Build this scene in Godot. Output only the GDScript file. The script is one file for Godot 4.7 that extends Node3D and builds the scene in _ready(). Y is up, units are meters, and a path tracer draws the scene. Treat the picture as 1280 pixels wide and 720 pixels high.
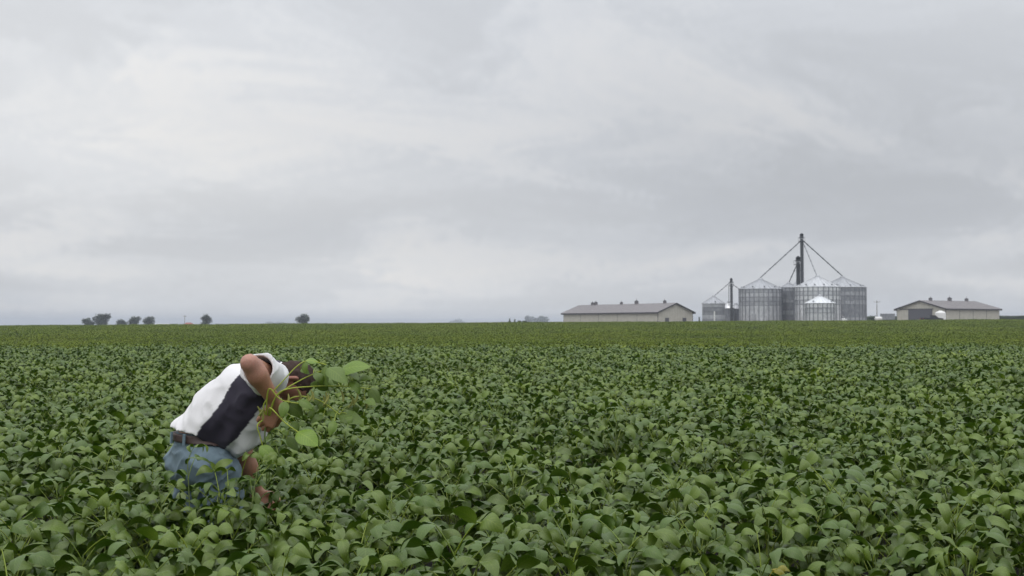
extends Node3D
# A farmer bent over in a soybean field under an overcast sky; grain bins and sheds on the rise behind.

const F := 1400.0            # focal length in pixels of the 1280 wide photograph
const EYE := 1.57
const PITCH := 0.032132      # the lens looks up by atan(45 / 1400)
const MAN_D := 5.2
const CANOPY := 0.79

var rng := RandomNumberGenerator.new()
var noise := FastNoiseLite.new()
var soft := FastNoiseLite.new()
var mats := {}
var taken := {}

# ------------------------------------------------------------------ mesh collector
class MB:
	var v := PackedVector3Array()
	var n := PackedVector3Array()
	var uv := PackedVector2Array()
	var c := PackedColorArray()
	var i := PackedInt32Array()
	var tint := Color.WHITE
	var gain := 1.0

	func quad(a: Vector3, b: Vector3, cc: Vector3, d: Vector3) -> void:   # clockwise seen from the front
		var nn := (d - a).cross(b - a)
		if nn.length_squared() < 1e-16:
			nn = (cc - a).cross(b - a)
		nn = nn.normalized()
		var s := v.size()
		v.append_array([a, b, cc, d])
		n.append_array([nn, nn, nn, nn])
		uv.append_array([Vector2(0, 0), Vector2(1, 0), Vector2(1, 1), Vector2(0, 1)])
		c.append_array([tint, tint, tint, tint])
		i.append_array([s, s + 1, s + 2, s, s + 2, s + 3])

	func tri(a: Vector3, b: Vector3, cc: Vector3) -> void:
		var nn := (cc - a).cross(b - a).normalized()
		var s := v.size()
		v.append_array([a, b, cc])
		n.append_array([nn, nn, nn])
		uv.append_array([Vector2(0, 0), Vector2(1, 0), Vector2(1, 1)])
		c.append_array([tint, tint, tint])
		i.append_array([s, s + 1, s + 2])

	func hexa(p: Array) -> void:   # 0-3 the lower ring, 4-7 the upper ring above it, ring clockwise seen from above
		var m := Vector3.ZERO
		for q: Vector3 in p:
			m += q / 8.0
		for f: Array in [[0, 1, 2, 3], [4, 5, 6, 7], [0, 1, 5, 4], [1, 2, 6, 5], [2, 3, 7, 6], [3, 0, 4, 7]]:
			var a: Vector3 = p[f[0]]; var b: Vector3 = p[f[1]]; var cc: Vector3 = p[f[2]]; var d: Vector3 = p[f[3]]
			var nn := (cc - a).cross(b - a)
			if nn.dot((a + b + cc + d) / 4.0 - m) < 0.0:
				quad(d, cc, b, a)
			else:
				quad(a, b, cc, d)

	func box(at: Vector3, size: Vector3, turn := Basis.IDENTITY) -> void:
		var p := []
		for y: float in [-0.5, 0.5]:
			for k: Array in [[-0.5, -0.5], [0.5, -0.5], [0.5, 0.5], [-0.5, 0.5]]:
				p.append(at + turn * Vector3(k[0] * size.x, y * size.y, k[1] * size.z))
		hexa(p)

	func tube(points: Array, radii: Array, sides := 6, caps := true) -> void:
		var s := v.size()
		var last := points.size() - 1
		var up := Vector3(0.31, 0.2, 0.93)
		for k in points.size():
			var dir: Vector3 = (points[mini(k + 1, last)] - points[maxi(k - 1, 0)]).normalized()
			if absf(dir.dot(up)) > 0.97:
				up = Vector3(0.9, 0.3, -0.2)
			var x := dir.cross(up).normalized()
			var y := x.cross(dir)
			up = y
			for j in sides:
				var a := TAU * j / sides
				var o := x * cos(a) + y * sin(a)
				v.append(points[k] + o * float(radii[k]))
				n.append(o)
				uv.append(Vector2(float(j) / sides, float(k)))
				c.append(tint)
		for k in last:
			for j in sides:
				var j2 := (j + 1) % sides
				var a := s + k * sides + j
				var b := s + k * sides + j2
				i.append_array([a, b, b + sides, a, b + sides, a + sides])
		if caps:
			for e: int in [0, last]:
				var dir: Vector3 = (points[1] - points[0]).normalized() * -1.0 if e == 0 else (points[last] - points[last - 1]).normalized()
				var t := v.size()
				v.append(points[e]); n.append(dir); uv.append(Vector2.ZERO); c.append(tint)
				for j in sides:
					v.append(v[s + e * sides + j]); n.append(dir); uv.append(Vector2.ZERO); c.append(tint)
				for j in sides:
					var a := t + 1 + j
					var b := t + 1 + (j + 1) % sides
					if e == 0:
						i.append_array([t, b, a])
					else:
						i.append_array([t, a, b])

	func lathe(profile: Array, sides := 32, a0 := 0.0, a1 := TAU) -> void:   # profile of Vector2(radius, height), upwards
		var s := v.size()
		for k in profile.size():
			var d: Vector2 = (profile[mini(k + 1, profile.size() - 1)] - profile[maxi(k - 1, 0)]).normalized()
			for j in sides + 1:
				var a := a0 + (a1 - a0) * j / sides
				var o := Vector3(cos(a), 0, sin(a))
				v.append(o * profile[k].x + Vector3(0, profile[k].y, 0))
				n.append((o * d.y - Vector3(0, d.x, 0)).normalized())
				uv.append(Vector2(float(j) / sides, profile[k].y))
				c.append(tint)
		for k in profile.size() - 1:
			for j in sides:
				var a := s + k * (sides + 1) + j
				i.append_array([a, a + 1, a + sides + 2, a, a + sides + 2, a + sides + 1])

	func add(o: MB, t: Transform3D, tint2 := Color.WHITE) -> void:
		var s := v.size()
		v.append_array(t * o.v)
		for q in o.n:
			n.append((t.basis * q).normalized())
		uv.append_array(o.uv)
		for q in o.c:
			c.append(q * tint2)
		for q in o.i:
			i.append(q + s)

	func mesh() -> ArrayMesh:
		var a := []
		a.resize(Mesh.ARRAY_MAX)
		a[Mesh.ARRAY_VERTEX] = v
		a[Mesh.ARRAY_NORMAL] = n
		a[Mesh.ARRAY_TEX_UV] = uv
		if gain != 1.0:
			var scaled := PackedColorArray()
			for q in c:
				scaled.append(Color(q.r * gain, q.g * gain, q.b * gain))
			a[Mesh.ARRAY_COLOR] = scaled
		else:
			a[Mesh.ARRAY_COLOR] = c
		a[Mesh.ARRAY_INDEX] = i
		var m := ArrayMesh.new()
		m.add_surface_from_arrays(Mesh.PRIMITIVE_TRIANGLES, a)
		return m

# ------------------------------------------------------------------ naming
func numbered(called: String) -> String:
	var k: int = taken.get(called, 0)
	taken[called] = k + 1
	return called if k == 0 else "%s_%03d" % [called, k]

func tag(o: Node3D, label := "", category := "", group := "", kind := "") -> Node3D:
	if label: o.set_meta("label", label)
	if category: o.set_meta("category", category)
	if group: o.set_meta("group", group)
	if kind: o.set_meta("kind", kind)
	return o

func base(called: String, at := Vector3.ZERO, turn := 0.0) -> Node3D:
	var o := Node3D.new()
	o.name = numbered(called)
	add_child(o)
	o.position = at
	o.rotation.y = turn
	return o

func obj(called: String, mesh: Mesh, m: Material, parent: Node3D = self, at := Transform3D.IDENTITY) -> MeshInstance3D:
	var o := MeshInstance3D.new()
	o.name = numbered(called) if parent == self else called
	o.mesh = mesh
	o.material_override = m
	parent.add_child(o, true)
	o.transform = at
	return o

func lin(r: float, g: float, b: float) -> Color:
	return Color(r, g, b).linear_to_srgb()

func mat(called: String, color: Color, rough := 0.8, metal := 0.0) -> StandardMaterial3D:
	var m := StandardMaterial3D.new()
	m.albedo_color = color
	m.roughness = rough
	m.metallic = metal
	mats[called] = m
	return m

# world point seen at pixel (px, py) of the photograph, d metres ahead
func W(px: float, py: float, d: float) -> Vector3:
	var q := Vector3((px - 640.0) / F, (360.0 - py) / F, -1.0).rotated(Vector3.RIGHT, PITCH)
	return q * (d / -q.z) + Vector3(0, EYE, 0)

# ------------------------------------------------------------------ terrain
const PROF_D := [-200.0, 0.0, 24.0, 33.0, 46.0, 64.0, 86.0, 130.0, 180.0, 230.0, 262.0, 290.0, 345.0, 420.0, 650.0, 1500.0, 6000.0]
const PROF_G := [0.0, 0.0, 0.0, -0.05, -0.95, -1.45, -1.27, -0.82, -0.12, 0.68, 1.17, 1.45, 1.5, 0.6, -2.5, -8.0, -20.0]

func ground(x: float, d: float) -> float:
	var k := 0
	while k < PROF_D.size() - 2 and PROF_D[k + 1] < d:
		k += 1
	var t := clampf((d - PROF_D[k]) / (PROF_D[k + 1] - PROF_D[k]), 0, 1)
	var g := lerpf(PROF_G[k], PROF_G[k + 1], t * t * (3 - 2 * t) if d < 60.0 else t)
	var tilt := smoothstep(50.0, 262.0, d) * (1.0 - smoothstep(420.0, 700.0, d))
	g += clampf(x, -260, 260) * 0.0058 * tilt
	g += noise.get_noise_2d(x * 0.55, d * 0.9 + 300.0) * 0.3 * smoothstep(70.0, 110.0, d) * (1.0 - smoothstep(230.0, 262.0, d))
	return g

func _ready() -> void:
	rng.seed = 71
	noise.seed = 5
	noise.frequency = 0.03
	noise.fractal_octaves = 3
	soft.seed = 8
	soft.frequency = 1.0
	soft.fractal_type = FastNoiseLite.FRACTAL_NONE

	# ---- camera
	var cam := Camera3D.new()
	cam.name = "camera"
	cam.fov = rad_to_deg(2.0 * atan(360.0 / F))
	cam.near = 0.05
	cam.far = 9000.0
	cam.position = Vector3(0, EYE, 0)
	cam.rotation.x = PITCH
	var lens := CameraAttributesPhysical.new()
	lens.frustum_focal_length = 46.67
	lens.frustum_focus_distance = 5.4
	lens.exposure_aperture = 10.0
	lens.frustum_near = 0.05
	lens.frustum_far = 9000.0
	cam.attributes = lens
	add_child(cam)
	cam.fov = rad_to_deg(2.0 * atan(360.0 / F))

	# ---- sky, sun, exposure
	var env := Environment.new()
	env.background_mode = Environment.BG_SKY
	var sky := Sky.new()
	var pano := PanoramaSkyMaterial.new()
	pano.panorama = ImageTexture.create_from_image(cloud_image())
	sky.sky_material = pano
	env.sky = sky
	env.tonemap_mode = Environment.TONE_MAPPER_LINEAR
	env.tonemap_exposure = 1.0
	env.sdfgi_enabled = true
	env.ssao_enabled = true
	env.ssil_enabled = true
	env.fog_enabled = true
	env.fog_density = 0.0003
	env.fog_light_color = Color(0.86, 0.89, 0.94)
	var we := WorldEnvironment.new()
	we.name = "world_environment"
	we.environment = env
	add_child(we)
	var sun := DirectionalLight3D.new()
	sun.name = "sun"
	sun.light_energy = 0.16
	sun.light_angular_distance = 40.0
	sun.light_color = Color(1.0, 0.97, 0.93)
	sun.shadow_enabled = true
	sun.rotation_degrees = Vector3(-62, -28, 0)
	add_child(sun)

	make_materials()
	build_ground()
	build_field()
	build_farm()
	build_far_trees()
	build_man()

# ------------------------------------------------------------------ sky
func cloud_image() -> Image:
	var w := 2048
	var h := 1024
	var img := Image.create_empty(w, h, false, Image.FORMAT_RGBF)
	var a := FastNoiseLite.new()
	a.seed = 1
	a.frequency = 0.34
	a.fractal_type = FastNoiseLite.FRACTAL_FBM
	a.fractal_octaves = 6
	a.fractal_gain = 0.52
	a.domain_warp_enabled = true
	a.domain_warp_amplitude = 5.0
	a.domain_warp_frequency = 0.09
	var b := FastNoiseLite.new()
	b.seed = 994
	b.frequency = 0.05
	b.fractal_octaves = 3
	img.fill(Color(0.5, 0.52, 0.55))
	for y in h / 2 + 2:
		var el := (0.5 - (y + 0.5) / h) * PI
		var s := maxf(sin(el), 0.0)
		var cs := cos(el)
		var k := 2.2 / (s + 0.13)
		var lum := 0.622 + 0.2 * s + 1.0 * s * s          # an overcast sky brightens towards the zenith
		for x in w:
			var az := (0.5 - (x + 0.5) / w) * TAU
			var px := sin(az) * cs * k
			var pz := -cos(az) * cs * k
			var n1 := a.get_noise_2d(px * 0.9 + 31.0, pz * 0.9 - 7.0)
			var n2 := b.get_noise_2d(px * 1.3 - 50.0, pz * 1.3 + 20.0)
			var f := n2 * 0.29 + (smoothstep(-0.30, 0.38, n1) - 0.5) * 0.08 + n1 * 0.07
			var l := lum * (1.0 + f)
			var warm := clampf(n1 * 1.6 - 0.1, 0.0, 1.0) * (1.0 - smoothstep(0.25, 0.6, s))
			l *= 1.0 + warm * 0.06
			var blue := clampf(0.5 - n2 * 1.5, 0.0, 1.0)
			img.set_pixel(x, y, Color(l * (0.978 - 0.022 * blue + 0.035 * warm), l * (1.0 - 0.004 * blue), l * (1.028 + 0.03 * blue - 0.05 * warm)))
	return img

# ------------------------------------------------------------------ materials
func leaf_image(under: bool) -> Image:
	var s := 256
	var img := Image.create_empty(s, s, false, Image.FORMAT_RGB8)
	for y in s:
		var t := float(y) / s
		for x in s:
			var u := float(x) / s * 2.0 - 1.0
			var side := absf(u)
			var q := t * 9.0 - side * 2.6
			var vein := pow(maxf(0.0, cos((q - roundf(q)) * PI)), 28.0) * (1.0 - 0.5 * side)
			vein = maxf(vein * 0.8, pow(maxf(0.0, 1.0 - side * 16.0), 1.3))
			var m := noise.get_noise_2d(x * 1.7, y * 1.7 + 900.0) * 0.5 + noise.get_noise_2d(x * 9.0, y * 9.0) * 0.5
			var k := 1.0 + m * 0.35
			var col := Color(0.076, 0.124, 0.012) * k
			col = col.lerp(Color(0.17, 0.22, 0.045), vein * 0.55)
			img.set_pixel(x, y, lin(col.r * 2.5, col.g * 2.5, col.b * 2.5))
	return img

func noise_tex(freq: float, ramp_a: Color, ramp_b: Color, seed_ := 1, size := 256, octaves := 5) -> ImageTexture:
	var nn := FastNoiseLite.new()
	nn.seed = seed_
	nn.frequency = freq
	nn.fractal_octaves = octaves
	var img := nn.get_seamless_image(size, size)
	var out := Image.create_empty(size, size, false, Image.FORMAT_RGB8)
	for y in size:
		for x in size:
			out.set_pixel(x, y, ramp_a.lerp(ramp_b, img.get_pixel(x, y).r))
	return ImageTexture.create_from_image(out)

func make_materials() -> void:
	var li := leaf_image(false)
	var leaf := mat("leaf", Color.WHITE, 0.44)
	leaf.metallic_specular = 0.5
	leaf.albedo_texture = ImageTexture.create_from_image(li)
	var bump := li.duplicate() as Image
	bump.convert(Image.FORMAT_RGBA8)
	bump.bump_map_to_normal_map(5.0)
	leaf.normal_enabled = true
	leaf.normal_texture = ImageTexture.create_from_image(bump)
	leaf.normal_scale = 1.1
	leaf.vertex_color_use_as_albedo = true
	leaf.backlight_enabled = true
	leaf.backlight = Color(0.34, 0.44, 0.03)
	leaf.cull_mode = BaseMaterial3D.CULL_DISABLED
	var far := mat("far_leaf", lin(0.290, 0.385, 0.036), 0.6)
	far.metallic_specular = 0.15
	far.vertex_color_use_as_albedo = true
	far.backlight_enabled = true
	far.backlight = Color(0.34, 0.44, 0.03)
	far.cull_mode = BaseMaterial3D.CULL_DISABLED
	var yl := leaf.duplicate() as StandardMaterial3D
	yl.albedo_color = Color(1.0, 1.0, 1.0)
	yl.albedo_texture = noise_tex(0.03, Color(0.84, 0.76, 0.14), Color(0.97, 0.88, 0.18), 77)
	mats["yellow_leaf"] = yl
	var stem := mat("stem", lin(0.375, 0.50, 0.1375), 0.6)
	stem.vertex_color_use_as_albedo = true
	var soil := mat("soil", Color.WHITE, 0.95)
	soil.vertex_color_use_as_albedo = true
	soil.albedo_texture = noise_tex(0.03, Color(0.62, 0.6, 0.56), Color(1, 1, 1), 3)
	soil.uv1_triplanar = true
	soil.uv1_world_triplanar = true
	soil.uv1_scale = Vector3(0.6, 0.6, 0.6)
	mat("gravel", lin(0.30, 0.28, 0.25), 0.95).albedo_texture = noise_tex(0.08, Color(0.8, 0.8, 0.8), Color(1, 1, 1), 9)
	for k in 4:
		var g := mat("galv%d" % k, lin([0.68, 0.50, 0.33, 0.86][k], [0.695, 0.515, 0.345, 0.87][k], [0.715, 0.54, 0.37, 0.88][k]), [0.42, 0.46, 0.5, 0.36][k], 0.42)
		g.albedo_texture = noise_tex(0.02, Color(0.78, 0.78, 0.79), Color(1, 1, 1), 20 + k)
		g.uv1_triplanar = true
		g.uv1_world_triplanar = true
		g.uv1_scale = Vector3(0.25, 0.12, 0.25)
	mat("galv_rib", lin(0.26, 0.27, 0.30), 0.5, 0.6)
	mat("galv_dark", lin(0.13, 0.14, 0.16), 0.55, 0.4)
	mat("white_roof", lin(0.72, 0.74, 0.76), 0.4, 0.3)
	mat("steel_dark", lin(0.07, 0.075, 0.085), 0.6, 0.3)
	mat("spout", lin(0.22, 0.23, 0.25), 0.5, 0.5)
	mat("concrete", lin(0.34, 0.33, 0.31), 0.9)
	var beige := mat("shed_wall", lin(0.52, 0.50, 0.445), 0.7)
	beige.albedo_texture = noise_tex(0.03, Color(0.9, 0.9, 0.89), Color(1, 1, 1), 33)
	beige.uv1_triplanar = true
	beige.uv1_scale = Vector3(0.1, 0.1, 0.1)
	var rf := mat("shed_roof", lin(0.265, 0.245, 0.25), 0.55, 0.1)
	rf.albedo_texture = noise_tex(0.03, Color(0.88, 0.88, 0.88), Color(1, 1, 1), 34)
	rf.uv1_triplanar = true
	rf.uv1_scale = Vector3(0.1, 0.1, 0.1)
	mat("shed_trim", lin(0.045, 0.045, 0.05), 0.6)
	mat("shed_door", lin(0.085, 0.085, 0.10), 0.6)
	mat("cupola", lin(0.16, 0.15, 0.16), 0.6)
	mat("white_paint", lin(0.75, 0.75, 0.74), 0.35)
	mat("dark_paint", lin(0.010, 0.010, 0.014), 0.6)
	mat("glass_dark", lin(0.02, 0.022, 0.025), 0.1)
	mat("rubber", lin(0.02, 0.02, 0.02), 0.85)
	mat("red_lamp", lin(0.4, 0.02, 0.02), 0.3)
	mat("wood_pole", lin(0.16, 0.13, 0.11), 0.9)
	mat("bark", lin(0.09, 0.075, 0.06), 0.95)
	var tl := mat("tree_leaf", lin(0.0875, 0.145, 0.06), 0.65)
	tl.vertex_color_use_as_albedo = true
	tl.cull_mode = BaseMaterial3D.CULL_DISABLED
	mat("red_tile", lin(0.28, 0.09, 0.07), 0.8)
	# clothes and skin
	var cloth := mat("shirt_cloth", Color.WHITE, 0.85)
	cloth.vertex_color_use_as_albedo = true
	cloth.albedo_texture = noise_tex(0.2, Color(0.93, 0.93, 0.93), Color(1, 1, 1), 50)
	cloth.uv1_triplanar = true
	cloth.uv1_scale = Vector3(7, 7, 7)
	cloth.rim_enabled = true
	cloth.rim = 0.2
	var denim := mat("denim", lin(0.155, 0.215, 0.255), 0.85)
	denim.albedo_texture = noise_tex(0.06, Color(0.86, 0.88, 0.9), Color(1, 1, 1), 51)
	denim.uv1_triplanar = true
	denim.uv1_scale = Vector3(3, 3, 3)
	denim.rim_enabled = true
	denim.rim = 0.2
	mat("belt_leather", lin(0.055, 0.032, 0.028), 0.5)
	mat("buckle", lin(0.5, 0.48, 0.44), 0.3, 0.9)
	var skin := mat("skin", Color.WHITE, 0.55)
	skin.vertex_color_use_as_albedo = true
	skin.subsurf_scatter_enabled = true
	skin.subsurf_scatter_strength = 0.12
	skin.albedo_texture = noise_tex(0.09, Color(0.86, 0.83, 0.82), Color(1, 1, 1), 52)
	skin.uv1_triplanar = true
	skin.uv1_scale = Vector3(6, 6, 6)
	var hair := mat("hair", lin(0.105, 0.074, 0.064), 0.9)
	hair.metallic_specular = 0.2
	hair.albedo_texture = noise_tex(0.25, Color(0.55, 0.55, 0.56), Color(1, 1, 1), 53)
	hair.uv1_triplanar = true
	hair.uv1_scale = Vector3(20, 20, 20)
	mat("eye", lin(0.6, 0.58, 0.55), 0.2)
	mat("shoe", lin(0.06, 0.045, 0.035), 0.7)
	mat("pod", lin(0.27, 0.28, 0.07), 0.7)

# ------------------------------------------------------------------ ground
func build_ground() -> void:
	var m := MB.new()
	var rows := []
	for d: float in [-60.0, -20.0, -6.0]: rows.append(d)
	var d := 0.0
	while d < 7000.0:
		rows.append(d)
		d += maxf(1.5, d * 0.035) if d < 420.0 else d * 0.12
	var cols := 72
	for r: float in rows:
		var half := maxf(70.0, absf(r) * 1.1)
		for k in cols + 1:
			var x := (float(k) / cols * 2.0 - 1.0)
			x = x * half
			m.v.append(Vector3(x, ground(x, r), -r))
			m.n.append(Vector3.UP)
			m.uv.append(Vector2(x, r) * 0.1)
			var field := 1.0 - smoothstep(263.0, 272.0, r)
			m.c.append(Color(0.055, 0.085, 0.03).lerp(Color(0.018, 0.014, 0.010), field))
	for r in rows.size() - 1:
		for k in cols:
			var a := r * (cols + 1) + k
			m.i.append_array([a, a + cols + 1, a + cols + 2, a, a + cols + 2, a + 1])
	# smooth normals
	for k in m.v.size():
		var p := m.v[k]
		var e := maxf(0.5, absf(p.z) * 0.01)
		m.n[k] = Vector3(ground(p.x - e, -p.z) - ground(p.x + e, -p.z), 2 * e, ground(p.x, -p.z + e) - ground(p.x, -p.z - e)).normalized()
	tag(obj("ground", m.mesh(), mats.soil), "", "", "", "structure")
	# gravel yard between the bins and the sheds
	var y := MB.new()
	var ys := [284.0, 290.0, 300.0, 315.0, 330.0, 345.0]
	for r: float in ys:
		for k in 25:
			var x := lerpf(8.0, 145.0, k / 24.0) * r / 300.0
			y.v.append(Vector3(x, ground(x, r) + 0.03, -r))
			y.n.append(Vector3.UP)
			y.uv.append(Vector2(x, r) * 0.1)
			y.c.append(Color.WHITE)
	for r in ys.size() - 1:
		for k in 24:
			var a := r * 25 + k
			y.i.append_array([a, a + 25, a + 26, a, a + 26, a + 1])
	tag(obj("yard", y.mesh(), mats.gravel), "", "", "", "structure")

# ------------------------------------------------------------------ soybeans
# one leaflet: its stalk end at t's origin, growing along t's -z, upper face along +y
func leaflet(m: MB, t: Transform3D, length: float, width: float, rise: float, droop: float, fold: float, wave: float, nl := 8, nw := 2) -> void:
	var s := m.v.size()
	var pts := []
	var p := Vector3.ZERO
	for k in nl + 1:
		var f := float(k) / nl
		var a := rise - droop * smoothstep(0.05, 0.8, f)
		var dir := Vector3(0, sin(a), -cos(a))
		var nrm := Vector3(0, cos(a), sin(a))
		pts.append([p, nrm, f])
		p += dir * (length / nl)
	for e: Array in pts:
		var f: float = e[2]
		var ft := clampf(f * 0.985 + 0.012, 0, 1)
		var w := width * 0.5 * pow(ft, 0.55) * pow(1.0 - ft, 0.80) / 0.402
		for j in range(-nw, nw + 1):
			var u := float(j) / nw
			var off := Vector3(u * w, 0, 0)
			var up: Vector3 = e[1]
			var lift := fold * absf(u) * w + wave * sin(f * 7.0 + u * 2.1) * w * absf(u)
			off += up * (lift - 0.18 * u * u * w)
			m.v.append(t * (e[0] + off))
			m.n.append(Vector3.ZERO)
			m.uv.append(Vector2(0.5 + 0.5 * u * 0.96, f))
			m.c.append(m.tint)
	var row := nw * 2 + 1
	for k in nl:
		for j in row - 1:
			var a := s + k * row + j
			m.i.append_array([a, a + row, a + row + 1, a, a + row + 1, a + 1])
	for q in range(m.i.size() - nl * (row - 1) * 6, m.i.size(), 3):
		var ia := m.i[q]; var ib := m.i[q + 1]; var ic := m.i[q + 2]
		var nn := (m.v[ic] - m.v[ia]).cross(m.v[ib] - m.v[ia])
		m.n[ia] += nn; m.n[ib] += nn; m.n[ic] += nn
	for k in range(s, m.v.size()):
		m.n[k] = m.n[k].normalized()

# a three-leaflet leaf with its stalk; origin where the stalk leaves the stem, growing along -z
func trifoliate(m: MB, pet: float, elev: float, size: float, lift: float, tint: Color, young := false) -> void:
	var pts := []
	var rad := []
	var p := Vector3.ZERO
	var a := elev
	for k in 5:
		pts.append(p)
		rad.append(0.0024 - 0.0002 * k)
		p += Vector3(0, sin(a), -cos(a)) * pet / 4.0
		a -= 0.10
	m.tint = Color(2.1, 1.75, 1.5) * Color(tint.r, tint.g, tint.b)
	m.tube(pts, rad, 4, false)
	var tip: Vector3 = pts[4]
	m.tint = tint
	var w := 0.46 if not young else 0.37
	var yaw0 := rng.randf_range(-0.3, 0.3)
	for k in 3:
		var yaw: float = [0.0, 1.25, -1.25][k] + yaw0 + rng.randf_range(-0.25, 0.25)
		var l := size * ([1.08, 0.95, 0.95][k] as float) * rng.randf_range(0.9, 1.1)
		var b := Basis(Vector3.UP, yaw) * Basis(Vector3(0, 0, 1), rng.randf_range(-0.9, 0.9))
		var start := tip + b * Vector3(0, 0, -0.022 if k == 0 else -0.004)
		var g := rng.randf_range(0.88, 1.12)
		m.tint = Color(tint.r * g, tint.g * g, tint.b * g)
		leaflet(m, Transform3D(b, start), l, l * w * rng.randf_range(0.9, 1.1), lift + rng.randf_range(-0.4, 0.75), rng.randf_range(0.9, 2.3), rng.randf_range(-0.3, 0.6), rng.randf_range(-0.12, 0.12))
		if k == 0:
			m.tint = Color(tint.r * 1.8, tint.g * 1.6, tint.b * 1.3)
			m.tube([tip, start], [0.0018, 0.0016], 4, false)

var leaf_mb := []        # MB of each leaf shape
var leaf_mesh := []
var plants := []         # each {stem: MB, stem_mesh, leaves: [[leaf number, Transform3D]]}

func make_leaves() -> void:
	var tints := [Color(1, 1, 1), Color(0.86, 0.92, 0.92), Color(1.12, 1.1, 0.95), Color(0.75, 0.86, 0.75), Color(1.25, 1.22, 0.9)]
	for k in 40:
		var m := MB.new()
		m.gain = 0.4
		var f := float(k % 20) / 19.0           # 0 low leaves with long stalks, 1 top leaves
		var tint: Color = tints[rng.randi() % 4]
		if f > 0.85 and rng.randf() < 0.5:
			tint = tints[4]
		trifoliate(m, lerpf(0.27, 0.10, f) * rng.randf_range(0.85, 1.1), rng.randf_range(0.65, 1.25), lerpf(0.108, 0.090, f) * rng.randf_range(0.85, 1.15), rng.randf_range(-0.1, 0.6), tint, f > 0.9)
		leaf_mb.append(m)
		leaf_mesh.append(m.mesh())

func make_plants() -> void:
	for k in 14:
		var st := MB.new()
		st.gain = 0.4
		st.tint = Color.WHITE
		var h := rng.randf_range(0.58, 0.74)
		var lean := Vector3(rng.randf_range(-0.09, 0.09), 0, rng.randf_range(-0.09, 0.09))
		var pts := []
		var rad := []
		for q in 7:
			var f := q / 6.0
			pts.append(Vector3(lean.x * f * f, h * f, lean.z * f * f) + Vector3(sin(f * 9.0 + k), 0, cos(f * 8.0 + k)) * 0.008)
			rad.append(lerpf(0.0045, 0.002, f))
		st.tube(pts, rad, 5, false)
		var leaves := []
		var az := rng.randf() * TAU
		var nl := 17
		for q in nl:
			var f := float(q) / (nl - 1)
			var at := 0.42 + 0.58 * f
			var pos := Vector3(lean.x * at * at, h * at, lean.z * at * at)
			az += 2.4 + rng.randf_range(-0.5, 0.5)
			var which := clampi(int(f * 19.0 + rng.randf_range(-2, 2)), 0, 19) + (20 if rng.randf() < 0.5 else 0)
			leaves.append([which, Transform3D(Basis(Vector3.UP, az) * Basis(Vector3.RIGHT, rng.randf_range(-0.2, 0.15)), pos)])
		plants.append({"stem": st, "stem_mesh": st.mesh(), "leaves": leaves})

func multi(called: String, mesh: Mesh, m: Material, xf: Array, colors: Array, parent: Node3D) -> void:
	var mm := MultiMesh.new()
	mm.transform_format = MultiMesh.TRANSFORM_3D
	mm.use_colors = true
	mm.mesh = mesh
	mm.instance_count = xf.size()
	for k in xf.size():
		mm.set_instance_transform(k, xf[k])
		mm.set_instance_color(k, colors[k])
	var o := MultiMeshInstance3D.new()
	o.name = called
	o.multimesh = mm
	o.material_override = m
	parent.add_child(o, true)
	o.set_meta("kind", "stuff")

func clear_of_man(x: float, d: float) -> bool:
	# the man's legs and the plants he has already pulled up leave a gap
	var c := Vector2(x, d)
	if c.distance_to(Vector2(-1.43, 5.25)) < 0.2: return false
	if c.distance_to(Vector2(-1.30, 5.14)) < 0.17: return false
	if c.distance_to(Vector2(-1.12, 5.12)) < 0.10: return false
	return true

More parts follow.
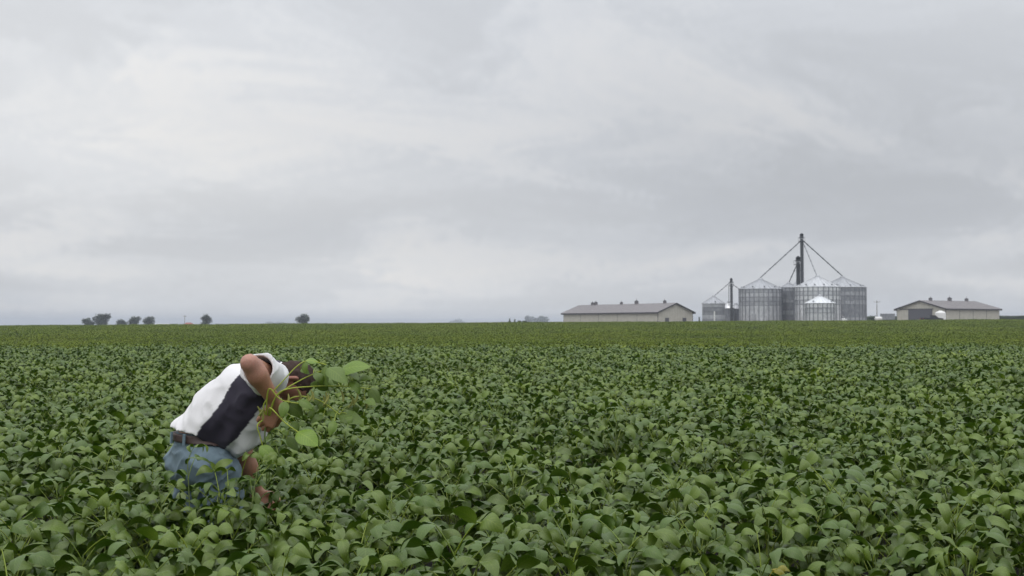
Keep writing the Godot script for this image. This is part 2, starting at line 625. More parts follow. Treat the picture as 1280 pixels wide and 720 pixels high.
func build_field() -> void:
	make_leaves()
	make_plants()
	var cells := []
	var step := 0.28
	var d := 2.3
	while d < 37.0:
		var half := 0.47 * d + 1.6
		var x := -half
		while x < half:
			var px := x + rng.randf_range(-0.1, 0.1)
			var pd := d + rng.randf_range(-0.1, 0.1)
			var hole := noise.get_noise_2d(px * 55.0, pd * 55.0)
			if clear_of_man(px, pd) and not (hole < -0.24):
				cells.append([px, pd])
			x += step if d < 14.0 else step * 1.15
		d += step if d < 14.0 else step * 1.15
	for e: Array in [[-1.62, 4.93], [-1.07, 4.86], [-1.55, 4.72], [-1.22, 4.66], [-1.40, 4.82], [-1.49, 4.95], [-1.36, 4.94], [-1.25, 4.90], [-0.94, 4.90], [-0.98, 5.02], [-1.70, 5.05], [-1.02, 5.25]]:
		cells.append(e)
	cells.sort_custom(func(a: Array, b: Array) -> bool: return a[1] < b[1])
	# the 300 plants that show largest in the picture stand as plants of their own
	var near := []
	var rest := []
	for c: Array in cells:
		var top_px: float = 405.0 + (EYE - 0.85) * F / c[1]
		var sx: float = 640.0 + c[0] * F / c[1]
		if top_px < 735.0 and sx > -45.0 and sx < 1325.0 and near.size() < 300:
			near.append(c)
		else:
			rest.append(c)
	var label := "leafy green soybean plant in the crowded nearest strip of the field"
	# straggling taller plants between the camera and the man's legs
	for e: Array in [[222, 4.70, 1.0], [241, 4.78, 1.06], [262, 4.74, 1.10], [279, 4.82, 1.02], [300, 4.66, 0.96]]:
		var pl: Dictionary = plants[rng.randi() % plants.size()]
		var ex: float = (e[0] - 640.0) / F * e[1]
		var o := base("soybean_plant", Vector3(ex, 0, -e[1]), rng.randf() * TAU)
		tag(o, "straggling tall soybean plant reaching up in front of the man's jeans", "soybean plant", "tall plants before the man's jeans")
		var up: float = e[2] / 0.72
		obj("stem", pl.stem_mesh, mats.stem, o, Transform3D(Basis.from_scale(Vector3(1, up, 1)), Vector3.ZERO))
		for q in pl.leaves.size():
			if q < 4 or q % 2 == 1: continue
			var l: Array = pl.leaves[q]
			obj("leaf", leaf_mesh[l[0]], mats.leaf, o, Transform3D((l[1] as Transform3D).basis.scaled(Vector3.ONE * 0.85), (l[1] as Transform3D).origin * Vector3(1, up, 1)))
	var yellow := [[1.08, 3.83, "soybean plant with bright yellow leaves near the bottom right corner"], [-1.45, 4.30, "soybean plant with a small yellow leaf below the man"]]
	for c: Array in near:
		var pl: Dictionary = plants[rng.randi() % plants.size()]
		var s := rng.randf_range(0.92, 1.1) * plant_scale(c[0], c[1])
		if c[1] > 4.3 and c[1] < 5.0 and absf(c[0] + 0.24 * c[1] + 0.06) < 0.24: s *= 0.97      # trodden down beside the man
		var o := base("soybean_plant", Vector3(c[0], ground(c[0], c[1]), -c[1]), rng.randf() * TAU)
		o.scale = Vector3.ONE * s
		tag(o, label, "soybean plant", "soybean plants of the nearest strip")
		obj("stem", pl.stem_mesh, mats.stem, o)
		var turned := 0
		for y: Array in yellow:
			if Vector2(c[0] - y[0], c[1] - y[1]).length() < 0.22 and y[2] != "":
				o.set_meta("label", y[2])
				o.remove_meta("group")
				y[2] = ""
				turned = 1
		for q in pl.leaves.size():
			var l: Array = pl.leaves[q]
			var gone: bool = turned > 0 and q >= 13 and q < 13 + turned
			var lf := obj("leaf", leaf_mesh[l[0]], mats.yellow_leaf if gone else mats.leaf, o, (l[1] as Transform3D) * Transform3D(Basis.from_scale(Vector3.ONE * 0.62), Vector3.ZERO) if gone else l[1])
			if gone: lf.set_meta("label", "yellowed leaf")
	# the rest of the near field
	var merged := []
	for pl: Dictionary in plants:
		var m := MB.new()
		m.gain = 0.4
		m.add(pl.stem, Transform3D.IDENTITY, Color(2.2, 1.8, 1.6))
		for l: Array in pl.leaves:
			m.add(leaf_mb[l[0]], l[1])
		merged.append(m)
	var xf := []
	var cl := []
	for k in plants.size():
		xf.append([]); cl.append([])
	for c: Array in rest:
		var k := rng.randi() % plants.size()
		var s := rng.randf_range(0.92, 1.12) * plant_scale(c[0], c[1])
		if c[1] > 14.0: s *= 1.06
		xf[k].append(Transform3D(Basis(Vector3.UP, rng.randf() * TAU).scaled(Vector3.ONE * s), Vector3(c[0], ground(c[0], c[1]), -c[1])))
		cl[k].append(crop_tint(c[0], c[1]))
	var rows := base("soybean_canopy")
	tag(rows, "dense green soybean canopy stretching back beyond the nearest plants", "crop", "", "stuff")
	for k in plants.size():
		multi("foliage", merged[k].mesh(), mats.leaf, xf[k], cl[k], rows)
	# far slope: patches of canopy
	var patches := []
	for k in 6:
		var m := MB.new()
		m.gain = 0.4
		for q in 70:
			var b := Basis(Vector3.UP, rng.randf() * TAU) * Basis(Vector3(0, 0, 1), rng.randf_range(-0.6, 0.6))
			var pos := Vector3(rng.randf_range(-0.6, 0.6), CANOPY - 0.02 - 0.22 * pow(rng.randf(), 1.6), rng.randf_range(-0.6, 0.6))
			var g := rng.randf_range(0.75, 1.2)
			m.tint = Color(g, g * rng.randf_range(0.97, 1.04), g)
			var l := rng.randf_range(0.13, 0.17)
			leaflet(m, Transform3D(b, pos), l, l * 0.72, rng.randf_range(-0.3, 0.5), rng.randf_range(0.6, 1.9), 0.1, 0.0, 2, 1)
		patches.append(m.mesh())
	xf = []; cl = []
	for k in 6:
		xf.append([]); cl.append([])
	d = 37.0
	while d < 266.0:
		var st := 0.95 if d < 150.0 else 1.25
		var half := 0.475 * d + 6.0
		var x := -half
		while x < half:
			var px := x + rng.randf_range(-0.4, 0.4)
			var pd := d + rng.randf_range(-0.4, 0.4)
			var k := rng.randi() % 6
			var s := rng.randf_range(0.95, 1.1) * (st / 0.95)
			var hs := rng.randf_range(0.92, 1.06) + 0.10 * noise.get_noise_2d(px * 4.0, pd * 4.0) + 0.16 * soft.get_noise_2d(px * 0.035, pd * 0.13)
			xf[k].append(Transform3D(Basis(Vector3.UP, rng.randf() * TAU).scaled(Vector3(s, hs, s)), Vector3(px, ground(px, pd), -pd)))
			cl[k].append(crop_tint(px, pd))
			x += st
		d += st
	var slope := base("far_soybeans")
	tag(slope, "smooth far slope of green soybeans below the bins", "crop", "", "stuff")
	for k in 6:
		multi("foliage", patches[k], mats.far_leaf, xf[k], cl[k], slope)

func plant_scale(x: float, d: float) -> float:
	return 1.09 + 0.12 * noise.get_noise_2d(x * 16.0 + 200.0, d * 16.0)

func crop_tint(x: float, d: float) -> Color:
	var n1 := noise.get_noise_2d(x * 1.1 + 500.0, d * 1.1)
	var n2 := noise.get_noise_2d(x * 9.0 - 300.0, d * 9.0)
	var k := 1.0 + 0.16 * n1 + 0.14 * n2 + rng.randf_range(-0.08, 0.08)
	var y := clampf(n1 * 0.5 + n2 * 0.5, -0.5, 0.5)
	if rng.randf() < 0.004 and d < 60.0:
		return Color(1.8, 1.55, 0.7)
	return Color(k * (1.0 + 0.16 * y), k, k * (1.0 - 0.18 * y))

# ------------------------------------------------------------------ farm
func grain_bin(px: float, wpx: float, eave: float, peak: float, d: float, label: String, opt := {}) -> Node3D:
	var r := wpx * 0.5 * d / F
	var c := W(px, eave, d)
	var g := ground(c.x, d)
	var o := base("grain_bin", Vector3(c.x, g, c.z), opt.get("turn", 0.0))
	tag(o, label, "grain bin", "grain bins on the rise")
	var hw := c.y - g
	var hp := W(px, peak, d).y - g
	var fm := MB.new()
	fm.lathe([Vector2(r + 0.35, -0.6), Vector2(r + 0.35, 0.12), Vector2(0.01, 0.14)], 40)
	obj("foundation", fm.mesh(), mats.concrete, o)
	var rings := maxi(3, roundi((hw - 0.12) / 1.12))
	var rh := (hw - 0.12) / rings
	var rm := MB.new()
	var prof := []
	var waves := 8
	for k in waves * 2 + 1:
		var f := float(k) / (waves * 2)
		prof.append(Vector2(r + (0.012 if k % 2 else -0.012) + 0.02 * (1.0 - f), f * rh))
	rm.lathe(prof, 48)
	var ring := rm.mesh()
	var tones: Array = opt.get("tones", [0, 1, 0, 1])
	for k in rings:
		obj("wall_ring", ring, mats["galv%d" % tones[k % tones.size()]], o, Transform3D(Basis.IDENTITY, Vector3(0, 0.12 + rh * k, 0)))
	# hoops round the upper rings
	var wr := MB.new()
	wr.lathe([Vector2(r + 0.02, -0.06), Vector2(r + 0.10, -0.05), Vector2(r + 0.11, 0.05), Vector2(r + 0.02, 0.06)], 48)
	var hoop := wr.mesh()
	for k in range(maxi(1, rings - int(opt.get("hoops", rings / 2))), rings):
		obj("wind_ring", hoop, mats.galv_rib, o, Transform3D(Basis.IDENTITY, Vector3(0, 0.12 + rh * k, 0)))
	var ns: int = opt.get("stiffeners", 26)
	if ns > 0:
		var sm := MB.new()
		sm.box(Vector3(0, hw * 0.5, 0), Vector3(0.06, hw - 0.2, 0.13))
		sm.box(Vector3(0.05, hw * 0.5, 0), Vector3(0.03, hw - 0.24, 0.20))
		var sme := sm.mesh()
		for k in ns:
			var a := TAU * (k + 0.3) / ns
			obj("stiffener", sme, mats.galv_rib, o, Transform3D(Basis(Vector3.UP, -a), Vector3(cos(a), 0, sin(a)) * (r + 0.04)))
	# roof panels with a rib along one edge
	var np: int = opt.get("panels", 24)
	var wm := MB.new()
	var a1 := TAU / np
	var ro := r + 0.18
	var ri := maxf(0.35, r * 0.09)
	var e0 := Vector3(ro, -0.06, 0)
	var e1 := Vector3(cos(a1) * ro, -0.06, sin(a1) * ro)
	var t0 := Vector3(ri, hp - hw, 0)
	var t1 := Vector3(cos(a1) * ri, hp - hw, sin(a1) * ri)
	wm.quad(e0, e1, t1, t0)
	wm.tube([e0 + Vector3(0, 0.04, 0), t0 + Vector3(0, 0.04, 0)], [0.05, 0.03], 4)
	var panel := wm.mesh()
	for k in np:
		obj("roof_panel", panel, mats[opt.get("roof", "galv1")], o, Transform3D(Basis(Vector3.UP, -a1 * k), Vector3(0, hw, 0)))
	var cm := MB.new()
	cm.lathe([Vector2(ri + 0.15, hp - 0.12), Vector2(ri + 0.12, hp + 0.25), Vector2(ri * 0.5, hp + 0.38), Vector2(0.01, hp + 0.45)], 16)
	obj("roof_cap", cm.mesh(), mats.galv1, o)
	# vents part way up the roof
	for k in opt.get("vents", 0):
		var vm := MB.new()
		vm.box(Vector3(0, 0.10, 0), Vector3(0.28, 0.36, 0.3))
		vm.box(Vector3(0.03, 0.30, 0), Vector3(0.40, 0.08, 0.40))
		var a: float = TAU * (k + 0.5) / float(opt.vents)
		var f: float = opt.get("vent_at", 0.12)
		obj("roof_vent", vm.mesh(), mats.galv1, o, Transform3D(Basis(Vector3.UP, -a), Vector3(cos(a) * r * (1 - f), hw + (hp - hw) * f, sin(a) * r * (1 - f))))
	# eave ring
	var em := MB.new()
	em.lathe([Vector2(ro - 0.02, hw - 0.16), Vector2(ro + 0.03, hw - 0.10), Vector2(ro - 0.02, hw - 0.05)], 48)
	obj("eave_ring", em.mesh(), mats.galv1, o)
	# ladder
	if opt.has("ladder"):
		var lm := MB.new()
		var a: float = opt.ladder
		var out := Vector3(cos(a), 0, sin(a))
		var side := Vector3(-sin(a), 0, cos(a))
		for s: float in [-0.25, 0.25]:
			lm.tube([out * (r + 0.3) + side * s + Vector3(0, 0.3, 0), out * (r + 0.3) + side * s + Vector3(0, hw + 0.4, 0)], [0.035, 0.035], 4)
		var y := 0.5
		while y < hw:
			lm.tube([out * (r + 0.3) - side * 0.25 + Vector3(0, y, 0), out * (r + 0.3) + side * 0.25 + Vector3(0, y, 0)], [0.022, 0.022], 4)
			y += 0.4
		obj("ladder", lm.mesh(), mats.galv_dark, o)
	if opt.has("door"):
		var a: float = opt.door
		var dm := MB.new()
		dm.box(Vector3(r + 0.06, 1.35, 0), Vector3(0.14, 2.1, 1.0))
		dm.box(Vector3(r + 0.14, 1.35, 0), Vector3(0.06, 1.9, 0.8))
		obj("door", dm.mesh(), mats.galv1, o, Transform3D(Basis(Vector3.UP, -a), Vector3.ZERO))
	return o

func pipe(o: Node3D, called: String, a: Vector3, b: Vector3, r: float, m: Material, flanges := 0) -> void:
	var t := MB.new()
	t.tube([a, b], [r, r], 8)
	for k in flanges:
		var q := a.lerp(b, (k + 1.0) / (flanges + 1.0))
		var dd := (b - a).normalized()
		t.tube([q - dd * 0.12, q + dd * 0.12], [r * 1.7, r * 1.7], 8)
	obj(called, t.mesh(), m, o, Transform3D(Basis.IDENTITY, -o.position))

func elevator(px: float, top: float, d: float, w: float, label: String, spouts: Array, thick := []) -> void:
	var c := W(px, top, d)
	var g := ground(c.x, d)
	var o := base("bucket_elevator", Vector3(c.x, g, c.z))
	tag(o, label, "elevator", "bucket elevators among the bins")
	var h := c.y - g
	for s: float in [-1.0, 1.0]:
		var m := MB.new()
		m.box(Vector3(s * w * 0.27, h * 0.5 - 0.6, 0), Vector3(w * 0.42, h - 1.2, w * 0.5))
		var y := 2.0
		while y < h - 1.5:
			m.box(Vector3(s * w * 0.27, y, 0), Vector3(w * 0.42 + 0.08, 0.10, w * 0.5 + 0.08))
			y += 2.4
		obj("leg_casing", m.mesh(), mats.steel_dark, o)
	var hm := MB.new()
	hm.box(Vector3(0, h - 0.55, 0), Vector3(w * 1.15, 1.1, w * 0.8))
	hm.tube([Vector3(0, h - 0.05, -w * 0.4), Vector3(0, h - 0.05, w * 0.4)], [w * 0.5, w * 0.5], 14)
	obj("head", hm.mesh(), mats.steel_dark, o)
	var bm := MB.new()
	bm.box(Vector3(0, 0.5, 0), Vector3(w * 1.4, 1.0, w * 0.8))
	obj("boot", bm.mesh(), mats.steel_dark, o)
	var pm := MB.new()
	pm.box(Vector3(0, h - 1.9, 0), Vector3(w * 2.0, 0.10, w * 1.8))
	for s: Array in [[-1, -1], [1, -1], [1, 1], [-1, 1]]:
		pm.tube([Vector3(s[0] * w * 0.97, h - 1.85, s[1] * w * 0.86), Vector3(s[0] * w * 0.97, h - 0.8, s[1] * w * 0.86)], [0.04, 0.04], 4)
	for s: float in [-1.0, 1.0]:
		pm.tube([Vector3(-w, h - 0.82, s * w * 0.86), Vector3(w, h - 0.82, s * w * 0.86)], [0.035, 0.035], 4)
		pm.tube([Vector3(s * w, h - 0.82, -w * 0.86), Vector3(s * w, h - 0.82, w * 0.86)], [0.035, 0.035], 4)
	obj("platform", pm.mesh(), mats.steel_dark, o)
	var lm := MB.new()
	for s: float in [-0.22, 0.22]:
		lm.tube([Vector3(w * 0.62, 0.5, s), Vector3(w * 0.62, h - 1.9, s)], [0.035, 0.035], 4)
	var y := 0.8
	while y < h - 2.0:
		lm.tube([Vector3(w * 0.62, y, -0.22), Vector3(w * 0.62, y, 0.22)], [0.025, 0.025], 4)
		y += 0.45
	obj("ladder", lm.mesh(), mats.steel_dark, o)
	for s: Array in spouts:
		pipe(o, "spout", W(s[0], s[1], d), W(s[2], s[3], s[4]), s[5], mats.spout, s[6])

func shed(corner: Vector3, u: Vector3, v: Vector3, length: float, width: float, eave: float, rise: float, label: String, cup: Array, bays: int) -> Node3D:
	var o := base("farm_shed", corner)
	tag(o, label, "shed", "farm sheds beside the bins")
	var P := func(l: float, h: float, w: float) -> Vector3: return u * l + v * w + Vector3(0, h, 0)
	var th := 0.2
	# the two long walls: a steel sheet bay between posts, each bay a panel of its own
	for s: int in 2:
		var w0 := 0.0 if s == 0 else width - th
		for k in bays:
			var m := MB.new()
			var l0 := length * k / bays + 0.1
			var l1 := length * (k + 1) / bays - 0.1
			m.hexa([P.call(l0, -0.6, w0), P.call(l1, -0.6, w0), P.call(l1, -0.6, w0 + th), P.call(l0, -0.6, w0 + th), P.call(l0, eave, w0), P.call(l1, eave, w0), P.call(l1, eave, w0 + th), P.call(l0, eave, w0 + th)])
			# ribs of the steel sheet
			var nr := int((l1 - l0) / 0.45)
			var outw := -0.03 if s == 0 else width
			for r in nr:
				var q := l0 + (r + 0.5) * (l1 - l0) / nr
				m.hexa([P.call(q - 0.04, -0.5, outw), P.call(q + 0.04, -0.5, outw), P.call(q + 0.04, -0.5, outw + 0.03), P.call(q - 0.04, -0.5, outw + 0.03), P.call(q - 0.04, eave - 0.1, outw), P.call(q + 0.04, eave - 0.1, outw), P.call(q + 0.04, eave - 0.1, outw + 0.03), P.call(q - 0.04, eave - 0.1, outw + 0.03)])
			obj("wall_panel", m.mesh(), mats.shed_wall, o)
		for k in bays + 1:
			var m := MB.new()
			var l := clampf(length * k / bays, 0.1, length - 0.1)
			m.hexa([P.call(l - 0.097, -0.6, w0 + 0.05), P.call(l + 0.097, -0.6, w0 + 0.05), P.call(l + 0.097, -0.6, w0 + 0.15), P.call(l - 0.097, -0.6, w0 + 0.15), P.call(l - 0.097, eave, w0 + 0.05), P.call(l + 0.097, eave, w0 + 0.05), P.call(l + 0.097, eave, w0 + 0.15), P.call(l - 0.097, eave, w0 + 0.15)])
			obj("post", m.mesh(), mats.shed_trim, o)
	# gable walls
	for s: int in 2:
		var l0 := 0.0 if s == 0 else length - th
		var m := MB.new()
		var a := th + 0.003
		var b := width - th - 0.003
		var he := eave + rise * (a / (width * 0.5))
		m.hexa([P.call(l0, -0.6, a), P.call(l0 + th, -0.6, a), P.call(l0 + th, -0.6, b), P.call(l0, -0.6, b), P.call(l0, he - 0.08, a), P.call(l0 + th, he - 0.08, a), P.call(l0 + th, he - 0.08, b), P.call(l0, he - 0.08, b)])
		m.hexa([P.call(l0, he - 0.08, a), P.call(l0 + th, he - 0.08, a), P.call(l0 + th, he - 0.08, b), P.call(l0, he - 0.08, b), P.call(l0, eave + rise - 0.1, width * 0.5 - 0.02), P.call(l0 + th, eave + rise - 0.1, width * 0.5 - 0.02), P.call(l0 + th, eave + rise - 0.1, width * 0.5 + 0.02), P.call(l0, eave + rise - 0.1, width * 0.5 + 0.02)])
		var q := a + 0.4
		while q < b:
			var top := eave + rise * (1.0 - absf(q - width * 0.5) / (width * 0.5)) - 0.25
			var x0 := l0 - 0.03 if s == 0 else l0 + th
			m.hexa([P.call(x0, -0.5, q), P.call(x0 + 0.03, -0.5, q), P.call(x0 + 0.03, -0.5, q + 0.08), P.call(x0, -0.5, q + 0.08), P.call(x0, top, q), P.call(x0 + 0.03, top, q), P.call(x0 + 0.03, top, q + 0.08), P.call(x0, top, q + 0.08)])
			q += 0.9
		obj("gable_wall", m.mesh(), mats.shed_wall, o)
	# roof halves with standing seams
	var oh := 0.5
	for s: int in 2:
		var m := MB.new()
		var we := -oh if s == 0 else width + oh
		var he := eave - rise * oh / (width * 0.5) + 0.03
		var hr := eave + rise + 0.03
		var wr := width * 0.5
		m.hexa([P.call(-oh, he, we), P.call(length + oh, he, we), P.call(length + oh, hr, wr), P.call(-oh, hr, wr), P.call(-oh, he + 0.1, we), P.call(length + oh, he + 0.1, we), P.call(length + oh, hr + 0.1, wr), P.call(-oh, hr + 0.1, wr)])
		var ns := int(length / 0.9)
		for k in ns:
			var l := (k + 0.5) * length / ns
			m.hexa([P.call(l - 0.03, he + 0.1, we), P.call(l + 0.03, he + 0.1, we), P.call(l + 0.03, hr + 0.1, wr), P.call(l - 0.03, hr + 0.1, wr), P.call(l - 0.03, he + 0.15, we), P.call(l + 0.03, he + 0.15, we), P.call(l + 0.03, hr + 0.15, wr), P.call(l - 0.03, hr + 0.15, wr)])
		obj("roof_half", m.mesh(), mats.shed_roof, o)
		# fascia along the eave and the gable rakes
		var f := MB.new()
		var wo := we - 0.04 if s == 0 else we + 0.04
		f.hexa([P.call(-oh, he - 0.32, minf(we, wo)), P.call(length + oh, he - 0.32, minf(we, wo)), P.call(length + oh, he - 0.32, maxf(we, wo)), P.call(-oh, he - 0.32, maxf(we, wo)), P.call(-oh, he + 0.1, minf(we, wo)), P.call(length + oh, he + 0.1, minf(we, wo)), P.call(length + oh, he + 0.1, maxf(we, wo)), P.call(-oh, he + 0.1, maxf(we, wo))])
		obj("eave_trim", f.mesh(), mats.shed_trim, o)
		for e: int in 2:
			var g := MB.new()
			var l0 := -oh - 0.04 if e == 0 else length + oh
			g.hexa([P.call(l0, he - 0.25, we), P.call(l0 + 0.04, he - 0.25, we), P.call(l0 + 0.04, hr - 0.25, wr), P.call(l0, hr - 0.25, wr), P.call(l0, he + 0.13, we), P.call(l0 + 0.04, he + 0.13, we), P.call(l0 + 0.04, hr + 0.13, wr), P.call(l0, hr + 0.13, wr)])
			obj("rake_trim", g.mesh(), mats.shed_trim, o)
	var ang := atan2(-u.z, u.x)
	for c: Array in cup:
		var at: Vector3 = P.call(c[0], eave + rise + 0.05, width * 0.5)
		var cu := Node3D.new()
		cu.name = "cupola"
		o.add_child(cu, true)
		cu.position = at
		cu.rotation.y = ang
		var z: float = c[1] * 0.85
		var m := MB.new()
		m.box(Vector3(0, 0.42 * z, 0), Vector3(1.0, 0.9, 1.0) * z)
		obj("body", m.mesh(), mats.cupola, cu)
		m = MB.new()
		var top := Vector3(0, 1.45 * z, 0)
		var q := [Vector3(-0.65, 0.88, -0.65) * z, Vector3(0.65, 0.88, -0.65) * z, Vector3(0.65, 0.88, 0.65) * z, Vector3(-0.65, 0.88, 0.65) * z]
		for k in 4:
			m.tri(q[(k + 1) % 4], q[k], top)
		m.quad(q[3], q[2], q[1], q[0])
		m.tube([top - Vector3(0, 0.1, 0), top + Vector3(0, 0.6 * z, 0)], [0.035, 0.02], 4)
		obj("cap", m.mesh(), mats.shed_trim, cu)
	return o

func vehicle(called: String, at: Vector3, turn: float, profile: Array, glass: Array, width: float, paint: Material, label: String, category: String) -> void:
	# profile: side outline (x forward, y up), counter-clockwise; glass: side window outlines
	var o := base(called, at, turn)
	tag(o, label, category)
	var m := MB.new()
	var pts := PackedVector2Array()
	for p: Array in profile: pts.append(Vector2(p[0], p[1]))
	var tri := Geometry2D.triangulate_polygon(pts)
	var inset := func(p: Vector2, s: float) -> Vector3:
		var w := width * 0.5 - (0.16 if p.y > 1.2 else 0.0)
		return Vector3(p.x, p.y, s * w)
	for s: float in [-1.0, 1.0]:
		for k in range(0, tri.size(), 3):
			m.tri(inset.call(pts[tri[k]], s), inset.call(pts[tri[k + 1]], s), inset.call(pts[tri[k + 2]], s))
	for k in pts.size():
		var a := pts[k]
		var b := pts[(k + 1) % pts.size()]
		m.quad(inset.call(a, -1.0), inset.call(a, 1.0), inset.call(b, 1.0), inset.call(b, -1.0))
	obj("body", m.mesh(), paint, o)
	for g: Array in glass:
		for s: float in [-1.0, 1.0]:
			var w := MB.new()
			var q := []
			for p: Array in g:
				var pp: Vector3 = inset.call(Vector2(p[0], p[1]), s)
				pp.z += s * (0.02 if p[1] > 1.2 else -0.01)
				q.append(pp)
			w.quad(q[0], q[1], q[2], q[3])
			obj("side_window", w.mesh(), mats.glass_dark, o)
	# windscreen and rear window lie on the sloping ends of the cabin
	var hi := []
	for k in pts.size():
		if pts[k].y > 1.35: hi.append(k)
	for e: int in [hi[0], hi[-1]]:
		var low := pts[(e - 1 + pts.size()) % pts.size()] if e == hi[0] else pts[(e + 1) % pts.size()]
		var a: Vector2 = pts[e].lerp(low, 0.08)
		var b: Vector2 = pts[e].lerp(low, 0.85)
		var nn := (a - b).orthogonal().normalized() * 0.02
		if nn.x * signf(a.x - (pts[hi[0]].x + pts[hi[-1]].x) * 0.5) < 0: nn = -nn
		a += nn; b += nn
		var w := MB.new()
		w.quad(Vector3(a.x, a.y, -width * 0.38), Vector3(a.x, a.y, width * 0.38), Vector3(b.x, b.y, width * 0.44), Vector3(b.x, b.y, -width * 0.44))
		obj("windscreen" if e == hi[0] else "rear_window", w.mesh(), mats.glass_dark, o)
	var front := -1e9
	var back := 1e9
	for p in pts:
		front = maxf(front, p.x); back = minf(back, p.x)
	for s: float in [-1.0, 1.0]:
		for x: float in [lerpf(back, front, 0.2), lerpf(back, front, 0.81)]:
			var w := MB.new()
			w.tube([Vector3(x, 0.36, s * (width * 0.5 - 0.2)), Vector3(x, 0.36, s * (width * 0.5 + 0.02))], [0.36, 0.36], 18)
			var wh := obj("wheel", w.mesh(), mats.rubber, o)
			w = MB.new()
			w.tube([Vector3(x, 0.36, s * (width * 0.5)), Vector3(x, 0.36, s * (width * 0.5 + 0.035))], [0.22, 0.2], 14)
			obj("rim", w.mesh(), mats.galv1, wh)
		var l := MB.new()
		l.box(Vector3(front + 0.005, 0.78, s * width * 0.36), Vector3(0.05, 0.16, 0.34))
		obj("headlight", l.mesh(), mats.white_roof, o)
		l = MB.new()
		l.box(Vector3(back - 0.005, 0.85, s * width * 0.4), Vector3(0.05, 0.3, 0.16))
		obj("tail_light", l.mesh(), mats.red_lamp, o)

func build_farm() -> void:
	var D := 300.0
	# bins, from the left
	grain_bin(892, 28, 379.2, 371, 292, "small dull grey grain bin at the left end of the bins", {"tones": [2, 1, 2], "stiffeners": 0, "panels": 16, "vents": 2, "roof": "galv1"})
	grain_bin(911, 13, 385, 378.0, 306, "low dark bin with pale cone roof behind the thin elevator", {"tones": [2], "stiffeners": 14, "panels": 12, "roof": "galv3"})
	grain_bin(920, 12, 385.5, 380.0, 309, "low dark bin half hidden behind the leftmost tall bin", {"tones": [2], "stiffeners": 14, "panels": 12, "roof": "galv1"})
	grain_bin(950.5, 53, 361.2, 349.2, D, "tall ribbed grain bin standing leftmost of the three big ones", {"tones": [0, 0, 0, 0, 1, 1, 0, 1], "stiffeners": 28, "vents": 10, "door": 2.1, "ladder": 0.55, "roof": "galv1"})
	grain_bin(986, 19, 359.0, 354.2, 304, "narrow tall grain bin squeezed between two big bins", {"tones": [2, 2, 1], "stiffeners": 12, "panels": 14})
	grain_bin(997, 15, 358.0, 352.0, 316, "narrow bin at the back behind the elevator tower", {"tones": [2, 2, 1], "stiffeners": 12, "panels": 14})
	grain_bin(1053, 57, 359.3, 347.0, 306, "tall dark banded grain bin standing rightmost of the bins", {"tones": [1, 2, 2, 2, 1, 2, 1, 2], "stiffeners": 28, "vents": 10, "roof": "galv1", "turn": 0.1})
	grain_bin(1022, 56, 358.8, 345.8, 289, "pale big grain bin with bright domed roof behind the small white one", {"tones": [3, 3, 3, 3, 0, 3, 0, 3], "stiffeners": 28, "vents": 14, "roof": "galv0", "turn": 0.05})
	grain_bin(1025, 36, 378.8, 370.2, 277, "short bright bin with white cone roof in front of the others", {"tones": [3, 3, 0], "stiffeners": 20, "panels": 20, "vents": 4, "roof": "white_roof"})
	# elevators
	elevator(1002, 293, 298, 0.75, "tallest elevator tower with spouts fanning out to the big bins", [[1001, 301, 950, 347.5, 300, 0.14, 7], [1003, 300, 1053.5, 345.5, 306, 0.14, 7], [1003.5, 302, 1021, 344.5, 290, 0.10, 6]])
	elevator(997.5, 322, 300, 0.95, "shorter thick elevator leg beside the tallest tower", [[996, 331, 986, 353.5, 304, 0.13, 2]])
	elevator(914, 348.5, 298, 0.55, "thin elevator tower between the small bin and big bins", [[912.5, 353, 892, 370.5, 293, 0.10, 3], [915, 355, 926, 362.5, 300, 0.09, 1]])
	# posts
	for a: Array in [[893, 389.3, 284.0, 0.16, "white_paint", "white upright post in front of the small grey bin"], [911, 357, 305.0, 0.09, "spout", "thin grey pipe mast left of the thin elevator"]]:
		var t := W(a[0], a[1], a[2])
		var g := ground(t.x, a[2])
		var o := base("mast", Vector3(t.x, g, t.z))
		tag(o, a[5], "post")
		var m := MB.new()
		m.tube([Vector3(0, -0.2, 0), Vector3(0, t.y - g, 0)], [a[3] * 1.1, a[3]], 10)
		obj("shaft", m.mesh(), mats[a[4]], o)
		m = MB.new()
		m.tube([Vector3(0, t.y - g - 0.02, 0), Vector3(0, t.y - g + 0.08, 0)], [a[3] * 1.25, a[3] * 0.7], 10)
		obj("cap", m.mesh(), mats[a[4]], o)
	for a: Array in [[1096, 375.5, 420.0, "utility pole standing right of the big bins"], [231, 394.0, 640.0, "thin distant utility pole over the red roof"]]:
		var t := W(a[0], a[1], a[2])
		var g := ground(t.x, a[2])
		var o := base("utility_pole", Vector3(t.x, g, t.z))
		tag(o, a[3], "utility pole")
		var m := MB.new()
		m.tube([Vector3(0, -0.5, 0), Vector3(0, t.y - g, 0)], [0.16, 0.11], 8)
		obj("pole", m.mesh(), mats.wood_pole, o)
		m = MB.new()
		m.box(Vector3(0, t.y - g - 0.6, 0.14), Vector3(2.4, 0.12, 0.1))
		obj("crossarm", m.mesh(), mats.wood_pole, o)
		for x: float in [-1.1, -0.4, 0.4, 1.1]:
			m = MB.new()
			m.lathe([Vector2(0.03, 0), Vector2(0.06, 0.05), Vector2(0.04, 0.12), Vector2(0.055, 0.17), Vector2(0.01, 0.22)], 8)
			obj("insulator", m.mesh(), mats.concrete, o, Transform3D(Basis.IDENTITY, Vector3(x, t.y - g - 0.54, 0.14)))
	# sheds
	var c := W(822, 389.8, 300)
	var g := ground(c.x, 300)
	var far := W(704, 391.6, 338)
	var u := Vector3(far.x - c.x, 0, far.z - c.z)
	var len_ := u.length()
	u = u.normalized()
	var v := Vector3(-u.z, 0, u.x)
	if v.x < 0: v = -v
